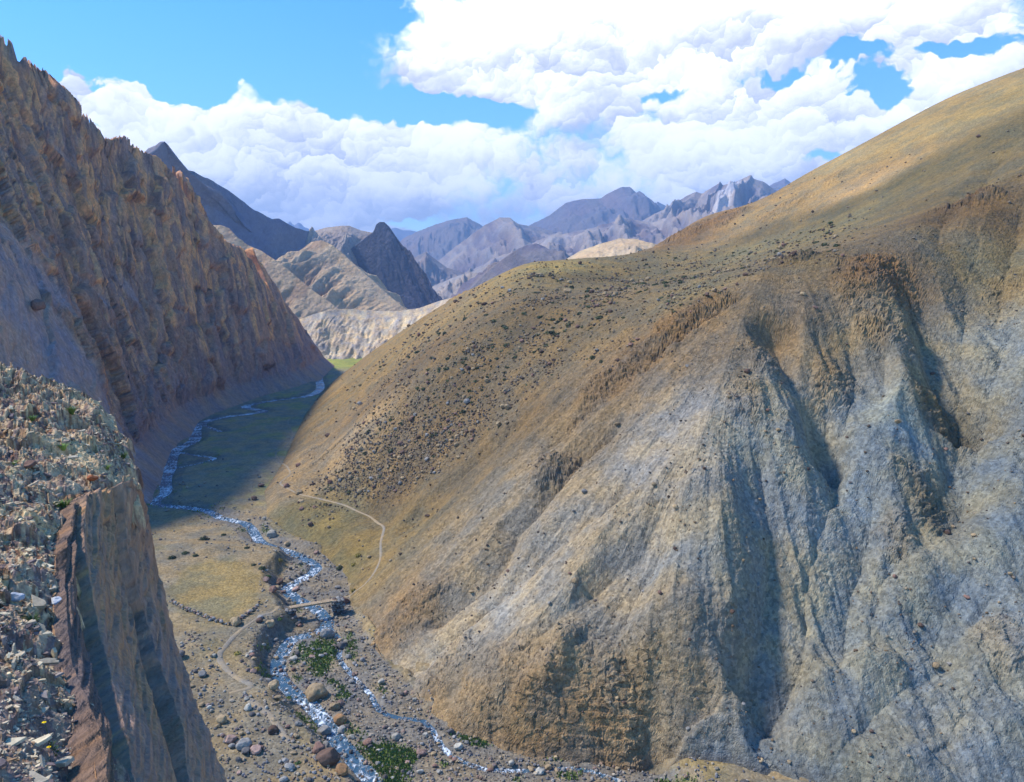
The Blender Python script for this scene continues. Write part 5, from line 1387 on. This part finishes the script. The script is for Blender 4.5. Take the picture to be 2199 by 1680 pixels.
# shards of slate: thin irregular plates
def shard(seed, nc=7):
    rg = np.random.default_rng(seed)
    a = np.sort(rg.uniform(0, 6.28, nc)); rr = rg.uniform(.6, 1.0, nc)
    top = np.stack([np.cos(a) * rr, np.sin(a) * rr * 0.62, np.full(nc, 0.10)], 1)
    bot = top * np.array([1.04, 1.04, -1]); V = np.vstack([top, bot, [[0, 0, .11]], [[0, 0, -.11]]])
    F = []
    for i in range(nc):
        j = (i + 1) % nc
        F += [(i, j, 2 * nc), (nc + j, nc + i, 2 * nc + 1), (i, nc + i, nc + j), (i, nc + j, j)]
    return V, np.array(F)
SHD = [shard(700 + k) for k in range(8)]
M_SH = [paint(c, 0.06, 0.3, 'slate_%d' % k, 0.4) for k, c in enumerate([(220, 202, 164), (206, 186, 152), (156, 140, 130), (128, 110, 108), (172, 138, 98), (190, 176, 150)])]
lp = G_L.reshape(-1, 3)
w_ = ((ls.reshape(-1) > 0.1) & (lp[:, 1] > 4.4) & (lp[:, 0] > -18)).astype(float)
idx = RNG.choice(len(lp), 12000, replace=False, p=w_ / w_.sum())
P_ = lp[idx]; dist = np.linalg.norm(P_ - np.array([0, 0, CAMZ]), axis=1)
sz = np.clip(0.027 * np.exp(0.6 * RNG.normal(size=len(idx))), 0.02, 0.16) * (dist / 9) ** 0.55
order = np.argsort(-sz / dist)
mes = []
for k in range(12):
    me = mesh_from('slate_shard', *SHD[k % 8], None, False); me.materials.append(M_SH[k % 6]); mes.append(me)
sang = math.atan2(STRIKE[1], STRIKE[0])
def shard_rot(up):
    if up: return (RNG.normal(0, .18) + math.pi / 2, RNG.normal(0, .5), sang + RNG.normal(0, .22))
    return (RNG.normal(0, .22), RNG.normal(0, .22), RNG.uniform(0, 6.28))
for j in order[:300]:
    o = link('slate_shard', mes[int(RNG.integers(12))], None, o_ledge)
    up = RNG.random() < 0.18
    o.location = tuple(P_[j] + np.array([0, 0, sz[j] * (0.22 if up else 0.06)])); o.rotation_euler = shard_rot(up); o.scale = (sz[j], sz[j], sz[j] * RNG.uniform(.6, 1.3))
from mathutils import Euler
Vs, Fs, Cc, off = [], [], [], 0
pc_ = [(222, 204, 164), (210, 192, 156), (200, 182, 150), (156, 140, 130), (126, 110, 106), (172, 138, 98), (190, 176, 148)]
for j in order[300:]:
    V, F = SHD[int(RNG.integers(8))]
    up = RNG.random() < 0.18
    R_ = np.array(Euler(shard_rot(up)).to_matrix())
    Vs.append((V * sz[j]) @ R_.T + P_[j] + np.array([0, 0, sz[j] * (0.22 if up else 0.06)])); Fs.append(F + off); off += len(V)
    Cc.append(np.tile(lin(pc_[int(RNG.integers(len(pc_)))]) * RNG.uniform(.65, 1.0), (len(V), 1)))
o = link('slate_rubble', mesh_from('slate_rubble', np.vstack(Vs), np.vstack(Fs), np.vstack(Cc), False), M_SLATE, o_ledge)
tag(o, kind='stuff')
LR = [(121, 1299, 20, 'white', 'smooth blue white rock on the ledge beside the dark cliff'), (147, 1340, 26, 'orange', 'bright orange rock at the edge of the near ledge'), (36, 1296, 26, 'white', 'flat white stone near the left edge of the ledge'),
      (200, 1040, 18, 'orange', 'orange block among the slate far out on the ledge'), (199, 1479, 14, 'pale', 'small pale stone on the tip of a broken slate step'), (64, 1002, 22, 'red', 'rust red block in the middle of the ledge'), (230, 1108, 0, 'grey', ''), (12, 1245, 14, 'tan', 'tan stone block at the very left edge of the ledge')]
for k, (px, py, w, cn, label) in enumerate(LR):
    if not w: continue
    q = ledge_hit(px, py); dist = np.linalg.norm(q - np.array([0, 0, CAMZ])); rad = w / FPX * dist * 0.5
    o = link('rock', rock_mesh(ROCKS[(k + 2) % 6], M_ROCK[cn])); o.location = tuple(q + np.array([0, 0, rad * 0.45])); o.scale = (rad, rad, rad * 0.8); o.rotation_euler = (0.2, 0.1, k)
    tag(o, label, 'rock', 'coloured rocks on the near ledge')
# plants on the ledge
def tuft(seed, nb, hgt, lean, wd):
    rg = np.random.default_rng(seed)
    Vs, Fs = [], []
    for i in range(nb):
        a = rg.uniform(0, 6.28); l = hgt * rg.uniform(.5, 1.0); o_ = np.array([math.cos(a), math.sin(a), 0]); sd = np.array([-o_[1], o_[0], 0]) * wd
        p0 = o_ * rg.uniform(0, .03); p1 = p0 + o_ * l * lean * .4 + np.array([0, 0, l * .6]); p2 = p0 + o_ * l * lean + np.array([0, 0, l * .9])
        Vs += [p0 - sd, p0 + sd, p1 + sd, p1 - sd, p2]
        k = 5 * i; Fs += [(k, k + 1, k + 2), (k, k + 2, k + 3), (k + 3, k + 2, k + 4)]
    return np.array(Vs), np.array(Fs)
for k, (px, py, hpx, mi, label) in enumerate([(155, 892, 30, 4, 'pale green grass tuft highest up on the ledge'), (137, 975, 26, 4, 'yellow green tuft in the middle of the ledge'), (265, 985, 26, 4, 'tuft at the outer right rim of the ledge'), (70, 905, 22, 4, 'small tuft near the top left of the ledge'),
                                   (71, 1345, 34, 2, 'dark green leafy tuft left of the orange rock'), (48, 1330, 18, 4, 'light green tuft left of the dark green one'), (140, 1095, 34, 4, 'green tuft above the slab cliff rim'), (125, 1090, 22, 4, 'small tuft left of the one above the cliff rim'), (30, 1000, 22, 4, 'thin tuft at the left side of the ledge'), (230, 1010, 20, 4, 'thin tuft near the orange block')]):
    q = ledge_hit(px, py); dist = np.linalg.norm(q - np.array([0, 0, CAMZ])); hm = 0.65 * hpx / FPX * dist
    o = link('grass_tuft', mesh_from('blades', *tuft(740 + k, 60, hm, 0.75, hm * 0.035), None, False), M_LEAF[mi]); o.location = tuple(q - np.array([0, 0, .02]))
    tag(o, label, 'grass tuft', 'tufts on the near ledge')
# three yellow flowers
M_PETAL = mat_plain('yellow_petal', (0.80, 0.56, 0.01), 0.1, 0.02, 0.1); M_STEM = mat_plain('green_stem', (0.07, 0.12, 0.03), 0.2, 0.02, 0.1)
base = ledge_hit(98, 1610)
for k, (px, py, label) in enumerate([(95.6, 1552, 'highest of the three yellow flowers on the near ledge'), (101.6, 1585, 'middle one of the three yellow flowers on the near ledge'), (105.6, 1605, 'lowest of the three yellow flowers on the near ledge')]):
    head = at(px, py, base[1] - 0.03 * k)
    foot = np.array([head[0] - 0.02 + 0.015 * k, head[1] + 0.06, 0]); g = LN.z(foot[0], foot[1]); foot[2] = (g if g is not None else base[2]) - 0.02
    if foot[2] > head[2] - 0.03: foot[2] = head[2] - 0.06
    fl = bpy.data.objects.new('yellow_flower', None); C.objects.link(fl); fl.location = tuple(foot)
    tag(fl, label, 'flower', 'yellow flowers')
    h_ = head - foot
    V = np.array([[-.003, 0, 0], [.003, 0, 0], [0, .005, 0]]); V = np.vstack([V, V * 0.7 + h_ * .5 + np.array([.01, 0, 0]), V * 0.6 + h_])
    F = np.array([[a + 3 * r_, (a + 1) % 3 + 3 * r_, (a + 1) % 3 + 3 * r_ + 3, a + 3 * r_ + 3] for r_ in range(2) for a in range(3)])
    link('stem', mesh_from('stem', V, F), M_STEM, fl)
    Vs, Fs = [], []
    for i in range(10):
        a = i * 0.628; o_ = np.array([math.cos(a), math.sin(a) * 0.8, 0]); sd = np.array([-o_[1], o_[0], 0]) * .006
        p0 = h_; p1 = h_ + o_ * .012 + np.array([0, -.004, .008]); p2 = h_ + o_ * .020 + np.array([0, -.006, .006])
        n0 = len(Vs) ; Vs += [p0 - sd * .4, p0 + sd * .4, p1 + sd, p2, p1 - sd]; Fs.append([n0, n0 + 1, n0 + 2, n0 + 4]); Fs.append([n0 + 4, n0 + 2, n0 + 3, n0 + 3])
    quad = [f for f in Fs if len(set(f)) == 4]; tri = [f[:3] for f in Fs if len(set(f)) == 3]
    T = np.array([[f[0], f[1], f[2]] for f in quad] + [[f[0], f[2], f[3]] for f in quad] + tri)
    link('petals', mesh_from('petals', np.array(Vs), T, None, False), M_PETAL, fl)
    V, F = ico(1); link('flower_center', mesh_from('flower_center', V * .008 + h_ + np.array([0, -.003, .006]), F), M_PETAL, fl)
    link('leaves', mesh_from('leaves', *tuft(790 + k, 9, .05, 1.0, .006), None, False), M_STEM, fl)

# ------------------------------------------------------------------ haze
def haze():
    V = np.array([[x, y, z] for z in (-8.0, 1420.0) for x, y in ((-15000, -600), (15000, -600), (15000, 15500), (-15000, 15500))], float)
    F = np.array([[3, 2, 1, 0], [4, 5, 6, 7], [0, 1, 5, 4], [1, 2, 6, 5], [2, 3, 7, 6], [3, 0, 4, 7]])
    m = bpy.data.materials.new('thin_air'); m.use_nodes = True
    t = m.node_tree; t.nodes.clear()
    pv = t.nodes.new('ShaderNodeVolumePrincipled'); out = t.nodes.new('ShaderNodeOutputMaterial')
    pv.inputs['Color'].default_value = (0.36, 0.58, 1.0, 1)
    pv.inputs['Density'].default_value = 1.15e-4
    t.links.new(pv.outputs[0], out.inputs['Volume'])
    o = link('haze', mesh_from('haze', V, F, None, False), m)
    tag(o, 'thin blue haze filling the air of the valley', 'haze', kind='stuff')
haze()
